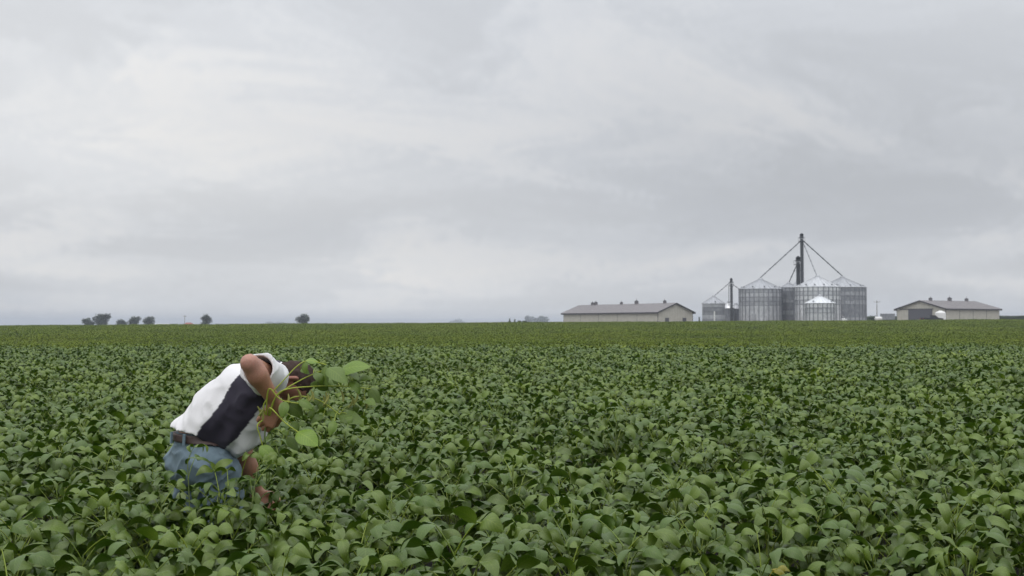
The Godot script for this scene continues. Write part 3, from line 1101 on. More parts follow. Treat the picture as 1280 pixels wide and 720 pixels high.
	var wid := 12.4
	var s1 := shed(Vector3(c.x, g, c.z), u, v, len_, wid, c.y - g, 2.35, "long beige metal shed with grey roof left of the bins", [[4.5, 0.8], [17.0, 0.95], [24.0, 0.7], [36.5, 0.9], [38.2, 0.8]], 5)
	# two low windows in the gable end
	for q: float in [3.2, 9.3]:
		var m := MB.new()
		var P := func(l: float, h: float, w: float) -> Vector3: return u * l + v * w + Vector3(0, h, 0)
		m.hexa([P.call(-0.09, 0.4, q - 0.65), P.call(-0.035, 0.4, q - 0.65), P.call(-0.035, 0.4, q + 0.65), P.call(-0.09, 0.4, q + 0.65), P.call(-0.09, 1.55, q - 0.65), P.call(-0.035, 1.55, q - 0.65), P.call(-0.035, 1.55, q + 0.65), P.call(-0.09, 1.55, q + 0.65)])
		obj("window", m.mesh(), mats.shed_door, s1)
	c = W(1182.4, 385.6, 312)
	g = ground(c.x, 312)
	var ang := deg_to_rad(30)
	u = Vector3(cos(ang), 0, -sin(ang))
	v = Vector3(-sin(ang), 0, -cos(ang))
	var s2 := shed(Vector3(c.x, g, c.z), u, v, 23.0, 17.3, c.y - g, 2.3, "beige metal shed with dark sliding door right of the bins", [[4.2, 0.85], [12.4, 1.0], [19.8, 0.85]], 4)
	var m := MB.new()
	var P2 := func(l: float, h: float, w: float) -> Vector3: return u * l + v * w + Vector3(0, h, 0)
	m.hexa([P2.call(-0.16, -0.2, 4.6), P2.call(-0.035, -0.2, 4.6), P2.call(-0.035, -0.2, 12.9), P2.call(-0.16, -0.2, 12.9), P2.call(-0.16, c.y - g - 0.15, 4.6), P2.call(-0.035, c.y - g - 0.15, 4.6), P2.call(-0.035, c.y - g - 0.15, 12.9), P2.call(-0.16, c.y - g - 0.15, 12.9)])
	var door := obj("sliding_door", m.mesh(), mats.shed_door, s2)
	m = MB.new()
	m.hexa([P2.call(-0.2, c.y - g - 0.14, 4.2), P2.call(-0.035, c.y - g - 0.14, 4.2), P2.call(-0.035, c.y - g - 0.14, 16.0), P2.call(-0.2, c.y - g - 0.14, 16.0), P2.call(-0.2, c.y - g + 0.05, 4.2), P2.call(-0.035, c.y - g + 0.05, 4.2), P2.call(-0.035, c.y - g + 0.05, 16.0), P2.call(-0.2, c.y - g + 0.05, 16.0)])
	obj("door_track", m.mesh(), mats.shed_trim, s2)
	# white tank by the right shed
	var t := W(1175.5, 388.2, 300)
	g = ground(t.x, 300)
	var tank := base("storage_tank", Vector3(t.x, g, t.z))
	tag(tank, "white domed tank standing against the right shed", "tank")
	var h := t.y - g
	m = MB.new()
	m.lathe([Vector2(1.3, 0), Vector2(1.36, 0.1), Vector2(1.36, h - 0.75), Vector2(1.3, h - 0.6)], 28)
	obj("shell", m.mesh(), mats.white_paint, tank)
	m = MB.new()
	m.lathe([Vector2(1.3, h - 0.6), Vector2(1.05, h - 0.34), Vector2(0.4, h - 0.1), Vector2(0.38, h), Vector2(0.01, h + 0.02)], 28)
	obj("dome", m.mesh(), mats.white_paint, tank)
	# vehicles and small things in the yard
	var pick := [[-2.7, 0.45], [2.75, 0.45], [2.8, 0.95], [1.4, 1.12], [0.65, 1.78], [-0.75, 1.82], [-0.95, 1.15], [-2.75, 1.12]]
	var at := W(1164.5, 399, 296)
	vehicle("pickup_truck", Vector3(at.x, ground(at.x, 296), at.z), 0.12, pick, [[[0.95, 1.22], [0.5, 1.66], [-0.65, 1.68], [-0.75, 1.22]]], 2.0, mats.dark_paint, "low black pickup parked before the right shed", "pickup")
	var carp := [[-2.3, 0.4], [2.3, 0.4], [2.35, 0.85], [1.3, 1.0], [0.6, 1.62], [-1.7, 1.66], [-2.2, 1.0], [-2.32, 0.85]]
	at = W(1049, 399, 290)
	vehicle("parked_car", Vector3(at.x, ground(at.x, 290), at.z), -1.35, carp, [[[0.85, 1.08], [0.45, 1.52], [-0.4, 1.54], [-0.4, 1.08]], [[-0.5, 1.08], [-0.5, 1.54], [-1.55, 1.52], [-1.75, 1.08]]], 1.9, mats.white_paint, "small white car parked right of the short bright bin", "car")
	at = W(1109.5, 399, 318)
	var bx := base("grey_trailer", Vector3(at.x, ground(at.x, 318), at.z), 0.1)
	tag(bx, "grey box trailer left of the right shed", "trailer")
	m = MB.new(); m.box(Vector3(0, 1.55, 0), Vector3(3.4, 1.7, 2.2)); obj("box", m.mesh(), mats.galv2, bx)
	m = MB.new(); m.box(Vector3(0, 0.62, 0), Vector3(3.6, 0.14, 1.9)); obj("frame", m.mesh(), mats.steel_dark, bx)
	for s: float in [-0.85, 0.85]:
		m = MB.new(); m.tube([Vector3(0.2, 0.38, s - 0.1), Vector3(0.2, 0.38, s + 0.1)], [0.38, 0.38], 16); obj("wheel", m.mesh(), mats.rubber, bx)
	at = W(1098, 399, 316)
	var ft := base("fuel_tank", Vector3(at.x, ground(at.x, 316), at.z))
	tag(ft, "white lying tank beside the grey box trailer", "tank")
	m = MB.new(); m.tube([Vector3(-0.95, 1.0, 0), Vector3(-0.85, 1.0, 0), Vector3(0.85, 1.0, 0), Vector3(0.95, 1.0, 0)], [0.4, 0.58, 0.58, 0.4], 20); obj("shell", m.mesh(), mats.white_paint, ft)
	for s: float in [-0.6, 0.6]:
		m = MB.new(); m.box(Vector3(s, 0.26, 0), Vector3(0.12, 0.52, 0.8)); obj("cradle", m.mesh(), mats.steel_dark, ft)

# ------------------------------------------------------------------ trees
func crown_mesh(lobes: Array, count: int, size: float, seed_: int) -> ArrayMesh:
	var r := RandomNumberGenerator.new()
	r.seed = seed_
	var m := MB.new()
	m.gain = 0.4
	var total := 0.0
	for l: Array in lobes: total += l[1] * l[1]
	for l: Array in lobes:
		var k := int(count * l[1] * l[1] / total)
		for q in k:
			var dir := Vector3(r.randfn(), r.randfn() * 0.85, r.randfn()).normalized()
			var rad: float = l[1] * pow(r.randf(), 0.45) * (1.0 + 0.35 * noise.get_noise_3dv(dir * 60.0 + l[0] * 20.0))
			var p: Vector3 = l[0] + dir * rad
			var b := Basis(Vector3.UP, r.randf() * TAU) * Basis(Vector3.RIGHT, r.randf_range(-1.2, 1.2))
			var s := size * r.randf_range(0.6, 1.3)
			var g := r.randf_range(0.7, 1.25)
			m.tint = Color(g, g, g * r.randf_range(0.85, 1.1))
			m.quad(p + b * Vector3(-s, 0, 0), p + b * Vector3(0, 0.15 * s, -s * 0.6), p + b * Vector3(s, 0, 0), p + b * Vector3(0, 0.15 * s, s * 0.6))
	return m.mesh()

func tree(called: String, px: float, top: float, wpx: float, d: float, label: String, kind: String, group: String, seed_: int) -> void:
	var t := W(px, top, d)
	var g := ground(t.x, d)
	var h := t.y - g
	var w := wpx * d / F
	var r := RandomNumberGenerator.new()
	r.seed = seed_
	var o := base(called, Vector3(t.x, g, t.z), r.randf() * TAU)
	tag(o, label, "tree", group)
	var lobes := []
	var tm := MB.new()
	if kind == "conifer":
		for k in 7:
			var f := k / 6.0
			lobes.append([Vector3(0, h * (0.1 + 0.85 * f), 0), maxf(0.25, w * 0.5 * (1.0 - f))])
		tm.tube([Vector3(0, -0.3, 0), Vector3(0, h * 0.95, 0)], [w * 0.06, 0.03], 6)
	else:
		tm.tube([Vector3(0, -0.3, 0), Vector3(0.1, h * 0.3, 0.05), Vector3(0, h * 0.7, 0)], [0.05 * h * 0.6, 0.035 * h * 0.6, 0.015 * h * 0.6], 8)
		var nlobe := 9
		for k in nlobe:
			var a := TAU * k / nlobe + r.randf()
			var rr := w * 0.5 * r.randf_range(0.30, 0.66)
			var y := h * r.randf_range(0.36, 0.84)
			var c := Vector3(cos(a) * rr, y, sin(a) * rr)
			lobes.append([c, minf(w * r.randf_range(0.13, 0.25), (h - y) * 0.98)])
			tm.tube([Vector3(0, h * r.randf_range(0.25, 0.45), 0), c * 0.6 + Vector3(0, y * 0.35, 0), c], [0.016 * h, 0.011 * h, 0.004 * h], 5)
		lobes.append([Vector3(r.randf_range(-0.1, 0.1) * w, h * 0.80, 0), minf(w * 0.26, h * 0.2)])
		lobes.append([Vector3(0, h * 0.58, 0), w * 0.28])
	obj("trunk", tm.mesh(), mats.bark, o)
	obj("crown", crown_mesh(lobes, 2600 if kind != "conifer" else 700, w * (0.042 if kind != "conifer" else 0.08), seed_ + 7), mats.tree_leaf, o)

func build_far_trees() -> void:
	var gr := "far trees along the left horizon"
	tree("far_tree", 111, 397, 17, 640, "low dark tree farthest left on the horizon", "round", gr, 11)
	tree("far_tree", 127, 391.5, 26, 640, "broad dark spreading tree second from the left on the horizon", "round", gr, 12)
	tree("far_tree", 152, 399, 17, 640, "low scrubby tree third from the left on the horizon", "round", gr, 13)
	tree("far_tree", 168, 395, 18, 640, "dark round tree fourth from the left on the horizon", "round", gr, 14)
	tree("far_tree", 186, 395, 18, 640, "dark round tree just left of the white roofed building", "round", gr, 15)
	tree("far_tree", 258, 392, 17, 640, "upright tree right of the red roof on the horizon", "round", gr, 16)
	tree("far_tree", 380, 391.5, 21, 640, "lone round tree above the bent man's head side", "round", gr, 17)
	var hz := "hazy pale trees far beyond the field"
	tree("hazy_tree", 337, 402, 14, 4000, "pale hazy tree clump left of the lone round tree", "round", hz, 21)
	tree("hazy_tree", 350, 402.5, 16, 4000, "pale hazy tree clump close beside the lone round tree", "round", hz, 22)
	tree("hazy_tree", 661, 394.0, 14, 2200, "blue hazy tree left of the long beige shed", "round", hz, 23)
	tree("hazy_tree", 676, 394.6, 22, 2200, "broad blue hazy tree touching the long beige shed", "round", hz, 24)
	tree("hazy_tree", 572, 401.6, 26, 4000, "faint low tree clump near the middle of the horizon", "round", hz, 25)
	var cn := "dark conifers beside the sheds"
	tree("conifer", 637, 398.2, 6, 330, "dark pointed conifer farthest from the long shed", "conifer", cn, 31)
	tree("conifer", 643.5, 399.2, 5, 330, "dark pointed conifer second from the hazy tree", "conifer", cn, 32)
	tree("shrub", 649.5, 400.6, 7, 330, "dark low shrub between the conifer and hazy tree", "round", cn, 33)
	tree("shrub", 656, 401.0, 8, 330, "dark low shrub under the blue hazy tree", "round", cn, 34)
	tree("conifer", 874, 396.5, 4.5, 296, "single small dark conifer left of the small grey bin", "conifer", cn, 35)
	tree("shrub", 1090, 394.5, 16, 400, "dark green bush right of the big bins", "round", cn, 36)
	tree("shrub", 1114, 394.5, 14, 400, "dark green bush behind the grey box trailer", "round", cn, 37)
	# corn standing on the rise behind the right shed
	var m := MB.new()
	m.gain = 0.4
	var r := RandomNumberGenerator.new()
	r.seed = 5
	for k in 60:
		var p := Vector3(r.randf_range(-1, 1), 0, r.randf_range(-1, 1))
		var hgt := r.randf_range(2.1, 2.6)
		for q in 5:
			var a := r.randf() * TAU
			var y := hgt * r.randf_range(0.35, 0.95)
			var dir := Vector3(cos(a), 0, sin(a))
			var sd := Vector3(-sin(a), 0, cos(a)) * 0.045
			var g := r.randf_range(0.8, 1.5)
			m.tint = Color(g, g, g)
			m.quad(p + Vector3(0, y, 0) - sd, p + Vector3(0, y, 0) + sd, p + dir * 0.4 + Vector3(0, y + 0.25, 0) + sd, p + dir * 0.4 + Vector3(0, y + 0.25, 0) - sd)
			m.tri(p + dir * 0.4 + Vector3(0, y + 0.25, 0) - sd, p + dir * 0.4 + Vector3(0, y + 0.25, 0) + sd, p + dir * 0.75 + Vector3(0, y, 0))
	var xf := []
	var cl := []
	for k in 1600:
		var d := r.randf_range(395.0, 440.0)
		var x := r.randf_range(148.0, 225.0) if k < 1300 else r.randf_range(126.0, 140.0)
		xf.append(Transform3D(Basis(Vector3.UP, r.randf() * TAU), Vector3(x, ground(x, d), -d)))
		cl.append(Color.WHITE)
	var corn := base("corn_field")
	tag(corn, "strip of dark green corn at the right edge behind the shed", "corn", "", "stuff")
	multi("foliage", m.mesh(), mats.tree_leaf, xf, cl, corn)
	# far homestead on the left: a long white roof and a red one
	for a: Array in [[201.0, 404.6, 24.0, "white_paint", "long low white roof among the far left trees", 0.7], [236.0, 403.2, 11.0, "red_tile", "small house with a red roof on the far left horizon", 1.3]]:
		var t := W(a[0], a[1], 650)
		var g := ground(t.x, 650)
		var w: float = a[2] * 650.0 / F
		var o := base("farmhouse", Vector3(t.x, g, t.z))
		tag(o, a[4], "house")
		var h: float = t.y - g
		var b := MB.new()
		b.box(Vector3(0, (h - a[5]) * 0.5, 0), Vector3(w - 0.8, h - a[5], 7.0))
		obj("wall", b.mesh(), mats.white_paint, o)
		b = MB.new()
		var e: float = h - a[5]
		var q := [Vector3(-w / 2, e, -4), Vector3(w / 2, e, -4), Vector3(w / 2, e, 4), Vector3(-w / 2, e, 4)]
		var r0 := Vector3(-w / 2 + 1.2, h, 0)
		var r1 := Vector3(w / 2 - 1.2, h, 0)
		b.quad(q[3], r0, r1, q[2]); b.quad(q[1], r1, r0, q[0]); b.tri(q[0], r0, q[3]); b.tri(q[2], r1, q[1]); b.quad(q[0], q[3], q[2], q[1])
		obj("roof", b.mesh(), mats[a[3]], o)
		for x: float in [-w * 0.3, 0.0, w * 0.3]:
			b = MB.new(); b.box(Vector3(x, e * 0.6, 3.53), Vector3(0.9, 1.2, 0.06)); obj("window", b.mesh(), mats.glass_dark, o)

# ------------------------------------------------------------------ the man: distance field and surface nets
# bone: [a, b, ra, rb, blend, squash axis (or zero), squash factor]
func bone(a: Vector3, b: Vector3, ra: float, rb: float, k := 0.03, axis := Vector3.ZERO, squash := 1.0) -> Array:
	return [a, b, ra, rb, k, axis, squash]

func nets(out: MB, bones: Array, cell: float, cuts: Array, paint: Callable, wrinkle: Variant = null, holes := []) -> void:
	var lo := Vector3.ONE * 1e9
	var hi := -lo
	for b: Array in bones:
		var r: float = maxf(b[2], b[3]) + cell * 3
		for p: Vector3 in [b[0], b[1]]:
			lo = lo.min(p - Vector3.ONE * r)
			hi = hi.max(p + Vector3.ONE * r)
	var nx := int((hi.x - lo.x) / cell) + 2
	var ny := int((hi.y - lo.y) / cell) + 2
	var nz := int((hi.z - lo.z) / cell) + 2
	var f := PackedFloat32Array()
	f.resize(nx * ny * nz)
	f.fill(1.0)
	for b: Array in bones:
		var a: Vector3 = b[0]
		var ab: Vector3 = b[1] - b[0]
		var ra: float = b[2]
		var rb: float = b[3]
		var k: float = b[4]
		var ax: Vector3 = b[5]
		var sq: float = b[6]
		var stretch := 1.0 / sq - 1.0
		var ab2 := ab
		if sq != 1.0: ab2 += ax * (ax.dot(ab) * stretch)
		var l2 := maxf(ab2.length_squared(), 1e-9)
		var r := maxf(ra, rb) + k + cell * 2.5
		var p0 := (a.min(b[1]) - Vector3.ONE * r - lo) / cell
		var p1 := (a.max(b[1]) + Vector3.ONE * r - lo) / cell
		for z in range(maxi(0, int(p0.z)), mini(nz, int(p1.z) + 2)):
			for y in range(maxi(0, int(p0.y)), mini(ny, int(p1.y) + 2)):
				var row := (z * ny + y) * nx
				for x in range(maxi(0, int(p0.x)), mini(nx, int(p1.x) + 2)):
					var q := lo + Vector3(x, y, z) * cell - a
					if sq != 1.0: q += ax * (ax.dot(q) * stretch)
					var t := clampf(q.dot(ab2) / l2, 0.0, 1.0)
					var dd := (q - ab2 * t).length() - (ra + (rb - ra) * t)
					if dd > 0.0: dd *= minf(sq, 1.0)
					var o := f[row + x]
					var hh := maxf(k - absf(o - dd), 0.0) / k
					f[row + x] = minf(o, dd) - hh * hh * k * 0.25
	var use_w: bool = wrinkle != null
	if cuts.size() > 0 or use_w:
		for z in nz:
			for y in ny:
				var row := (z * ny + y) * nx
				for x in nx:
					var o := f[row + x]
					if absf(o) < cell * 5.0 or o < 0.0:
						var p := lo + Vector3(x, y, z) * cell
						if use_w and absf(o) < cell * 5.0:
							o += wrinkle.call(p)
						for c: Array in cuts:
							var cd: float = (p - c[0]).dot(c[1])
							if c.size() > 2: cd = minf(cd, (p - c[2]).dot(c[3]))
							o = maxf(o, cd)
						for h: Array in holes:
							var t := clampf((p - h[0]).dot(h[1] - h[0]) / (h[1] - h[0]).length_squared(), 0.0, 1.0)
							o = maxf(o, lerpf(h[2], h[3], t) - p.distance_to((h[0] as Vector3).lerp(h[1], t)))
						f[row + x] = o
	var index := PackedInt32Array()
	index.resize(nx * ny * nz)
	index.fill(-1)
	var s0 := out.v.size()
	var corner := [0, 1, nx, nx + 1, nx * ny, nx * ny + 1, nx * ny + nx, nx * ny + nx + 1]
	var off := [Vector3(0, 0, 0), Vector3(1, 0, 0), Vector3(0, 1, 0), Vector3(1, 1, 0), Vector3(0, 0, 1), Vector3(1, 0, 1), Vector3(0, 1, 1), Vector3(1, 1, 1)]
	var edges := [[0, 1], [2, 3], [4, 5], [6, 7], [0, 2], [1, 3], [4, 6], [5, 7], [0, 4], [1, 5], [2, 6], [3, 7]]
	for z in nz - 1:
		for y in ny - 1:
			var row := (z * ny + y) * nx
			for x in nx - 1:
				var b := row + x
				if absf(f[b]) > cell * 4.0: continue
				var inside := 0
				for c: int in corner:
					if f[b + c] < 0.0: inside += 1
				if inside == 0 or inside == 8: continue
				var sum := Vector3.ZERO
				var cnt := 0
				for e: Array in edges:
					var fa := f[b + corner[e[0]]]
					var fb := f[b + corner[e[1]]]
					if (fa < 0.0) != (fb < 0.0):
						sum += off[e[0]].lerp(off[e[1]], fa / (fa - fb))
						cnt += 1
				var p := lo + (Vector3(x, y, z) + sum / cnt) * cell
				index[b] = out.v.size()
				out.v.append(p)
				out.n.append(Vector3.ZERO)
				out.uv.append(Vector2(p.x, p.y))
				out.c.append(paint.call(p))
	var i0 := out.i.size()
	for z in range(1, nz - 1):
		for y in range(1, ny - 1):
			var row := (z * ny + y) * nx
			for x in range(1, nx - 1):
				var b := row + x
				if absf(f[b]) > cell * 4.0: continue
				var s := f[b] < 0.0
				for axis in 3:
					var nb: int = b + [1, nx, nx * ny][axis]
					if s == (f[nb] < 0.0): continue
					var d1: int = [nx, nx * ny, 1][axis]
					var d2: int = [nx * ny, 1, nx][axis]
					var q := [index[b - d1 - d2], index[b - d2], index[b], index[b - d1]]
					if q[0] < 0 or q[1] < 0 or q[2] < 0 or q[3] < 0: continue
					if s:
						out.i.append_array([q[0], q[2], q[1], q[0], q[3], q[2]])
					else:
						out.i.append_array([q[0], q[1], q[2], q[0], q[2], q[3]])
	for q in range(i0, out.i.size(), 3):
		var ia := out.i[q]; var ib := out.i[q + 1]; var ic := out.i[q + 2]
		var nn := (out.v[ic] - out.v[ia]).cross(out.v[ib] - out.v[ia])
		out.n[ia] += nn; out.n[ib] += nn; out.n[ic] += nn
	for k in range(s0, out.v.size()):
		out.n[k] = out.n[k].normalized() if out.n[k].length_squared() > 1e-18 else Vector3.UP

func hand_bones(wrist: Vector3, h: Vector3, palm: Vector3, thumb_side: float, flex: Array) -> Array:
	var out := []
	h = h.normalized()
	palm = (palm - h * palm.dot(h)).normalized()
	var s := h.cross(palm) * thumb_side
	var across := [0.030, 0.010, -0.011, -0.030]
	var reach := [0.088, 0.092, 0.087, 0.078]
	var long := [0.074, 0.082, 0.076, 0.060]
	for k in 4:
		var kn: Vector3 = wrist + h * reach[k] + s * across[k] - palm * 0.004
		out.append(bone(wrist + s * across[k] * 0.55, kn, 0.0165, 0.0125, 0.014))
	for k in 4:
		var p: Vector3 = wrist + h * reach[k] + s * across[k] - palm * 0.004
		var a := 0.0
		for j in 3:
			a += flex[j] * (1.0 + 0.06 * (k - 1))
			var dir: Vector3 = h * cos(a) + palm * sin(a) + s * (across[k] * -0.6)
			var q: Vector3 = p + dir.normalized() * long[k] * [0.46, 0.31, 0.24][j]
			out.append(bone(p, q, [0.0105, 0.0095, 0.0088][j], [0.0095, 0.0088, 0.0078][j], 0.004))
			p = q
	var t0: Vector3 = wrist + h * 0.02 + s * 0.02 + palm * 0.006
	var t1: Vector3 = t0 + (h * 0.62 + s * 0.62 + palm * 0.35).normalized() * 0.045
	var t2: Vector3 = t1 + (h * 0.85 + s * 0.15 + palm * 0.6).normalized() * 0.034
	var t3: Vector3 = t2 + (h * 0.8 - s * 0.35 + palm * 0.6).normalized() * 0.028
	out.append(bone(t0, t1, 0.017, 0.0125, 0.012))
	out.append(bone(t1, t2, 0.0118, 0.0105, 0.004))
	out.append(bone(t2, t3, 0.0105, 0.0085, 0.004))
	return out

func build_man() -> void:
	var at := Vector3((262.0 - 640.0) / F * MAN_D, 0, -MAN_D)
	var o := base("person", at)
	tag(o, "person in white and navy shirt and light jeans bending over the soybeans", "person")
	var L := func(px: float, py: float, d: float) -> Vector3: return W(px, py, d) - at
	# joints
	var waist: Vector3 = L.call(249, 548, 5.20)
	var pelvis: Vector3 = L.call(255, 573, 5.20)
	var hip_r: Vector3 = L.call(275, 594, 5.10)
	var hip_l: Vector3 = L.call(241, 590, 5.31)
	var knee_r := hip_r + Vector3(0.07, -0.42, 0.02)
	var knee_l := hip_l + Vector3(0.02, -0.42, -0.02)
	var ankle_r := Vector3(knee_r.x - 0.06, 0.09, knee_r.z)
	var ankle_l := Vector3(knee_l.x - 0.06, 0.09, knee_l.z)
	var mid: Vector3 = L.call(282, 520, 5.20)
	var chest: Vector3 = L.call(314, 494, 5.19)
	var neck: Vector3 = L.call(345, 473, 5.20)
	var sh_r: Vector3 = L.call(338, 474, 5.03)
	var sh_l: Vector3 = L.call(318, 494, 5.38)
	var elbow_r: Vector3 = L.call(312, 454, 4.76)
	var wrist_r: Vector3 = L.call(346, 506, 4.88)
	var elbow_l: Vector3 = L.call(303, 566, 5.30)
	var wrist_l: Vector3 = L.call(321, 616, 5.38)
	var face := Vector3(-0.12, -0.97, 0.12).normalized()
	var crown := Vector3(0.95, -0.22, -0.10)
	crown = (crown - face * crown.dot(face)).normalized()
	var ear := crown.cross(face)          # towards one side of the head
	if ear.z < 0: ear = -ear
	var head: Vector3 = L.call(364.5, 476, 5.20)
	var side := Vector3(0.42, 0, 0.90).normalized()   # the man's right
	var spine := (chest - waist).normalized()
	var back := side.cross(spine).normalized()
	if back.y < 0: back = -back
	var fwd := Vector3(0.90, 0, -0.42)
	# ---- skin: one continuous surface, with the hands and the head on finer grids
	var skin := func(p: Vector3) -> Color:
		if p.distance_to(head) < 0.17:
			return Color(0.37, 0.175, 0.13)
		var pk := smoothstep(0.10, 0.02, p.distance_to(elbow_r))
		return Color(0.40, 0.205, 0.13).lerp(Color(0.50, 0.27, 0.21), pk)
	var body := MB.new()
	var bs := [
		bone(pelvis, waist, 0.10, 0.09, 0.03), bone(waist, mid, 0.09, 0.10, 0.03), bone(mid, chest, 0.10, 0.11, 0.03),
		bone(chest, neck, 0.10, 0.062, 0.04), bone(neck, head - crown * 0.04, 0.056, 0.052, 0.03),
		bone(sh_l, sh_r, 0.05, 0.05, 0.04),
		bone(sh_r, elbow_r, 0.056, 0.037, 0.02), bone(elbow_r, elbow_r.lerp(wrist_r, 0.30), 0.034, 0.043, 0.02), bone(elbow_r.lerp(wrist_r, 0.28), wrist_r, 0.0425, 0.027, 0.02), bone(elbow_r + (elbow_r - sh_r).normalized() * 0.012, elbow_r.lerp(wrist_r, 0.1), 0.027, 0.024, 0.012),
		bone(sh_l, elbow_l, 0.052, 0.043, 0.02), bone(elbow_l, elbow_l.lerp(wrist_l, 0.35), 0.041, 0.047, 0.02), bone(elbow_l.lerp(wrist_l, 0.3), wrist_l, 0.046, 0.028, 0.02),
		bone(hip_r, knee_r, 0.075, 0.055, 0.03), bone(knee_r, ankle_r, 0.056, 0.036, 0.02), bone(hip_l, knee_l, 0.075, 0.055, 0.03), bone(knee_l, ankle_l, 0.056, 0.036, 0.02),
		bone(ankle_r, ankle_r + fwd * 0.15 - Vector3(0, 0.05, 0), 0.036, 0.03, 0.02), bone(ankle_l, ankle_l + fwd * 0.15 - Vector3(0, 0.05, 0), 0.036, 0.03, 0.02),
	]
	nets(body, bs, 0.012, [], skin)
	var hr := hand_bones(wrist_r, Vector3(-0.50, -0.84, 0.10), Vector3(-0.35, 0.1, -1.0), 1.0, [0.75, 1.25, 0.8])
	hr.append(bone(wrist_r.lerp(elbow_r, 0.22), wrist_r, 0.031, 0.0265, 0.02))
	nets(body, hr, 0.0036, [], skin)
	var hl := hand_bones(wrist_l, Vector3(0.6, -0.75, 0.1), Vector3(0.5, 0.2, 0.8), -1.0, [0.5, 0.9, 0.6])
	hl.append(bone(wrist_l.lerp(elbow_l, 0.22), wrist_l, 0.032, 0.0265, 0.02))
	nets(body, hl, 0.0045, [], skin)
	var hb := [
		bone(head + crown * 0.0258 - face * 0.0103, head + crown * 0.0189 + face * 0.0172, 0.075, 0.070, 0.03, ear, 0.86),
		bone(head - crown * 0.0258 + face * 0.0258, head - crown * 0.0731 + face * 0.0473, 0.054, 0.036, 0.03, ear, 0.9),
		bone(head - crown * 0.0172 - face * 0.0172, head - crown * 0.0860 - face * 0.0258, 0.057, 0.053, 0.03),
		bone(head + crown * 0.0172 + face * 0.0843, head - crown * 0.0189 + face * 0.0998, 0.008, 0.014, 0.012),      # nose
		bone(head + crown * 0.0301 + face * 0.0757 + ear * 0.0275, head + crown * 0.0301 + face * 0.0757 - ear * 0.0275, 0.013, 0.013, 0.012),   # brow
		bone(head - crown * 0.0447 + face * 0.0843 + ear * 0.0155, head - crown * 0.0447 + face * 0.0843 - ear * 0.0155, 0.008, 0.008, 0.004),   # lips
		bone(head - crown * 0.0568 + face * 0.0817 + ear * 0.0120, head - crown * 0.0568 + face * 0.0817 - ear * 0.0120, 0.009, 0.009, 0.004),
	]
	for s: float in [-1.0, 1.0]:
		hb.append(bone(head + crown * 0.0189 + ear * s * 0.068 - face * 0.0103, head - crown * 0.0275 + ear * s * 0.068 - face * 0.0034, 0.017, 0.011, 0.006, face, 0.6))
	nets(body, hb, 0.0045, [], skin)
	obj("body", body.mesh(), mats.skin, o)
	for s: float in [-1.0, 1.0]:
		var e := MB.new()
		var prof := []
		for k in 9:
			var a := -PI / 2 + PI * k / 8
			prof.append(Vector2(maxf(0.0005, cos(a) * 0.0115), sin(a) * 0.0115))
		e.lathe(prof, 12)
		obj("eye", e.mesh(), mats.eye, o, Transform3D(Basis.IDENTITY, head + crown * 0.010 + face * 0.062 + ear * s * 0.027))
	# ---- hair: short, over the top and back of the head
	var white := func(_p: Vector3) -> Color: return Color.WHITE
	var hm := MB.new()
	var hw := func(p: Vector3) -> float: return 0.006 * noise.get_noise_3dv(p * 1300.0)
	nets(hm, [bone(head + crown * 0.029 - face * 0.014, head + crown * 0.022 + face * 0.010, 0.079, 0.072, 0.03, ear, 0.87), bone(head - crown * 0.017 - face * 0.024, head - crown * 0.04 - face * 0.024, 0.061, 0.056, 0.03)], 0.006,
		[[head + crown * 0.030 + face * 0.030, (face * 1.0 - crown * 0.55).normalized()]], white, hw)
	obj("hair", hm.mesh(), mats.hair, o)
	# ---- jeans
	var jw := func(p: Vector3) -> float:
		var n1 := soft.get_noise_3d(p.x * 5.0, p.y * 11.0 + p.x * 9.0, p.z * 5.0)
		var n2 := soft.get_noise_3d(p.x * 4.0 + 3.0, p.y * 15.0 - p.x * 10.0, p.z * 5.0)
		return 0.007 * n1 - 0.010 * pow(1.0 - absf(n2), 4.0) + 0.004
	var jm := MB.new()
	var wn := (waist - pelvis).normalized().lerp(Vector3(0.17, 0.98, 0), 0.7).normalized()
	nets(jm, [bone(pelvis - wn * 0.01, waist + wn * 0.03, 0.126, 0.114, 0.05, side, 1.22), bone(hip_l + Vector3(-0.03, 0.05, 0), hip_r + Vector3(-0.035, 0.05, 0), 0.103, 0.105, 0.04), bone(hip_r, knee_r, 0.096, 0.076, 0.03), bone(knee_r, ankle_r, 0.076, 0.062, 0.03), bone(hip_l, knee_l, 0.096, 0.076, 0.03), bone(knee_l, ankle_l, 0.076, 0.062, 0.03)],
		0.009, [[waist + wn * 0.028, wn], [Vector3(0, 0.06, 0), Vector3(0, -1, 0)]], white, jw)
	var jeans := obj("jeans", jm.mesh(), mats.denim, o)
	# front pocket: a gaping dark slit under a turned out flap of denim
	var fp := [[277, 561], [283, 585], [295, 574]]
	var sp := []
	for e: Array in fp:
		var best := Vector3(0, 0, -99)
		for q in jm.v:
			var w := q + at
			var sx := 640.0 + w.x / -w.z * F
			var sy := 405.0 + (EYE - w.y) / -w.z * F
			if absf(sx - e[0]) < 4.0 and absf(sy - e[1]) < 4.0 and q.z > best.z: best = q
		sp.append(best)
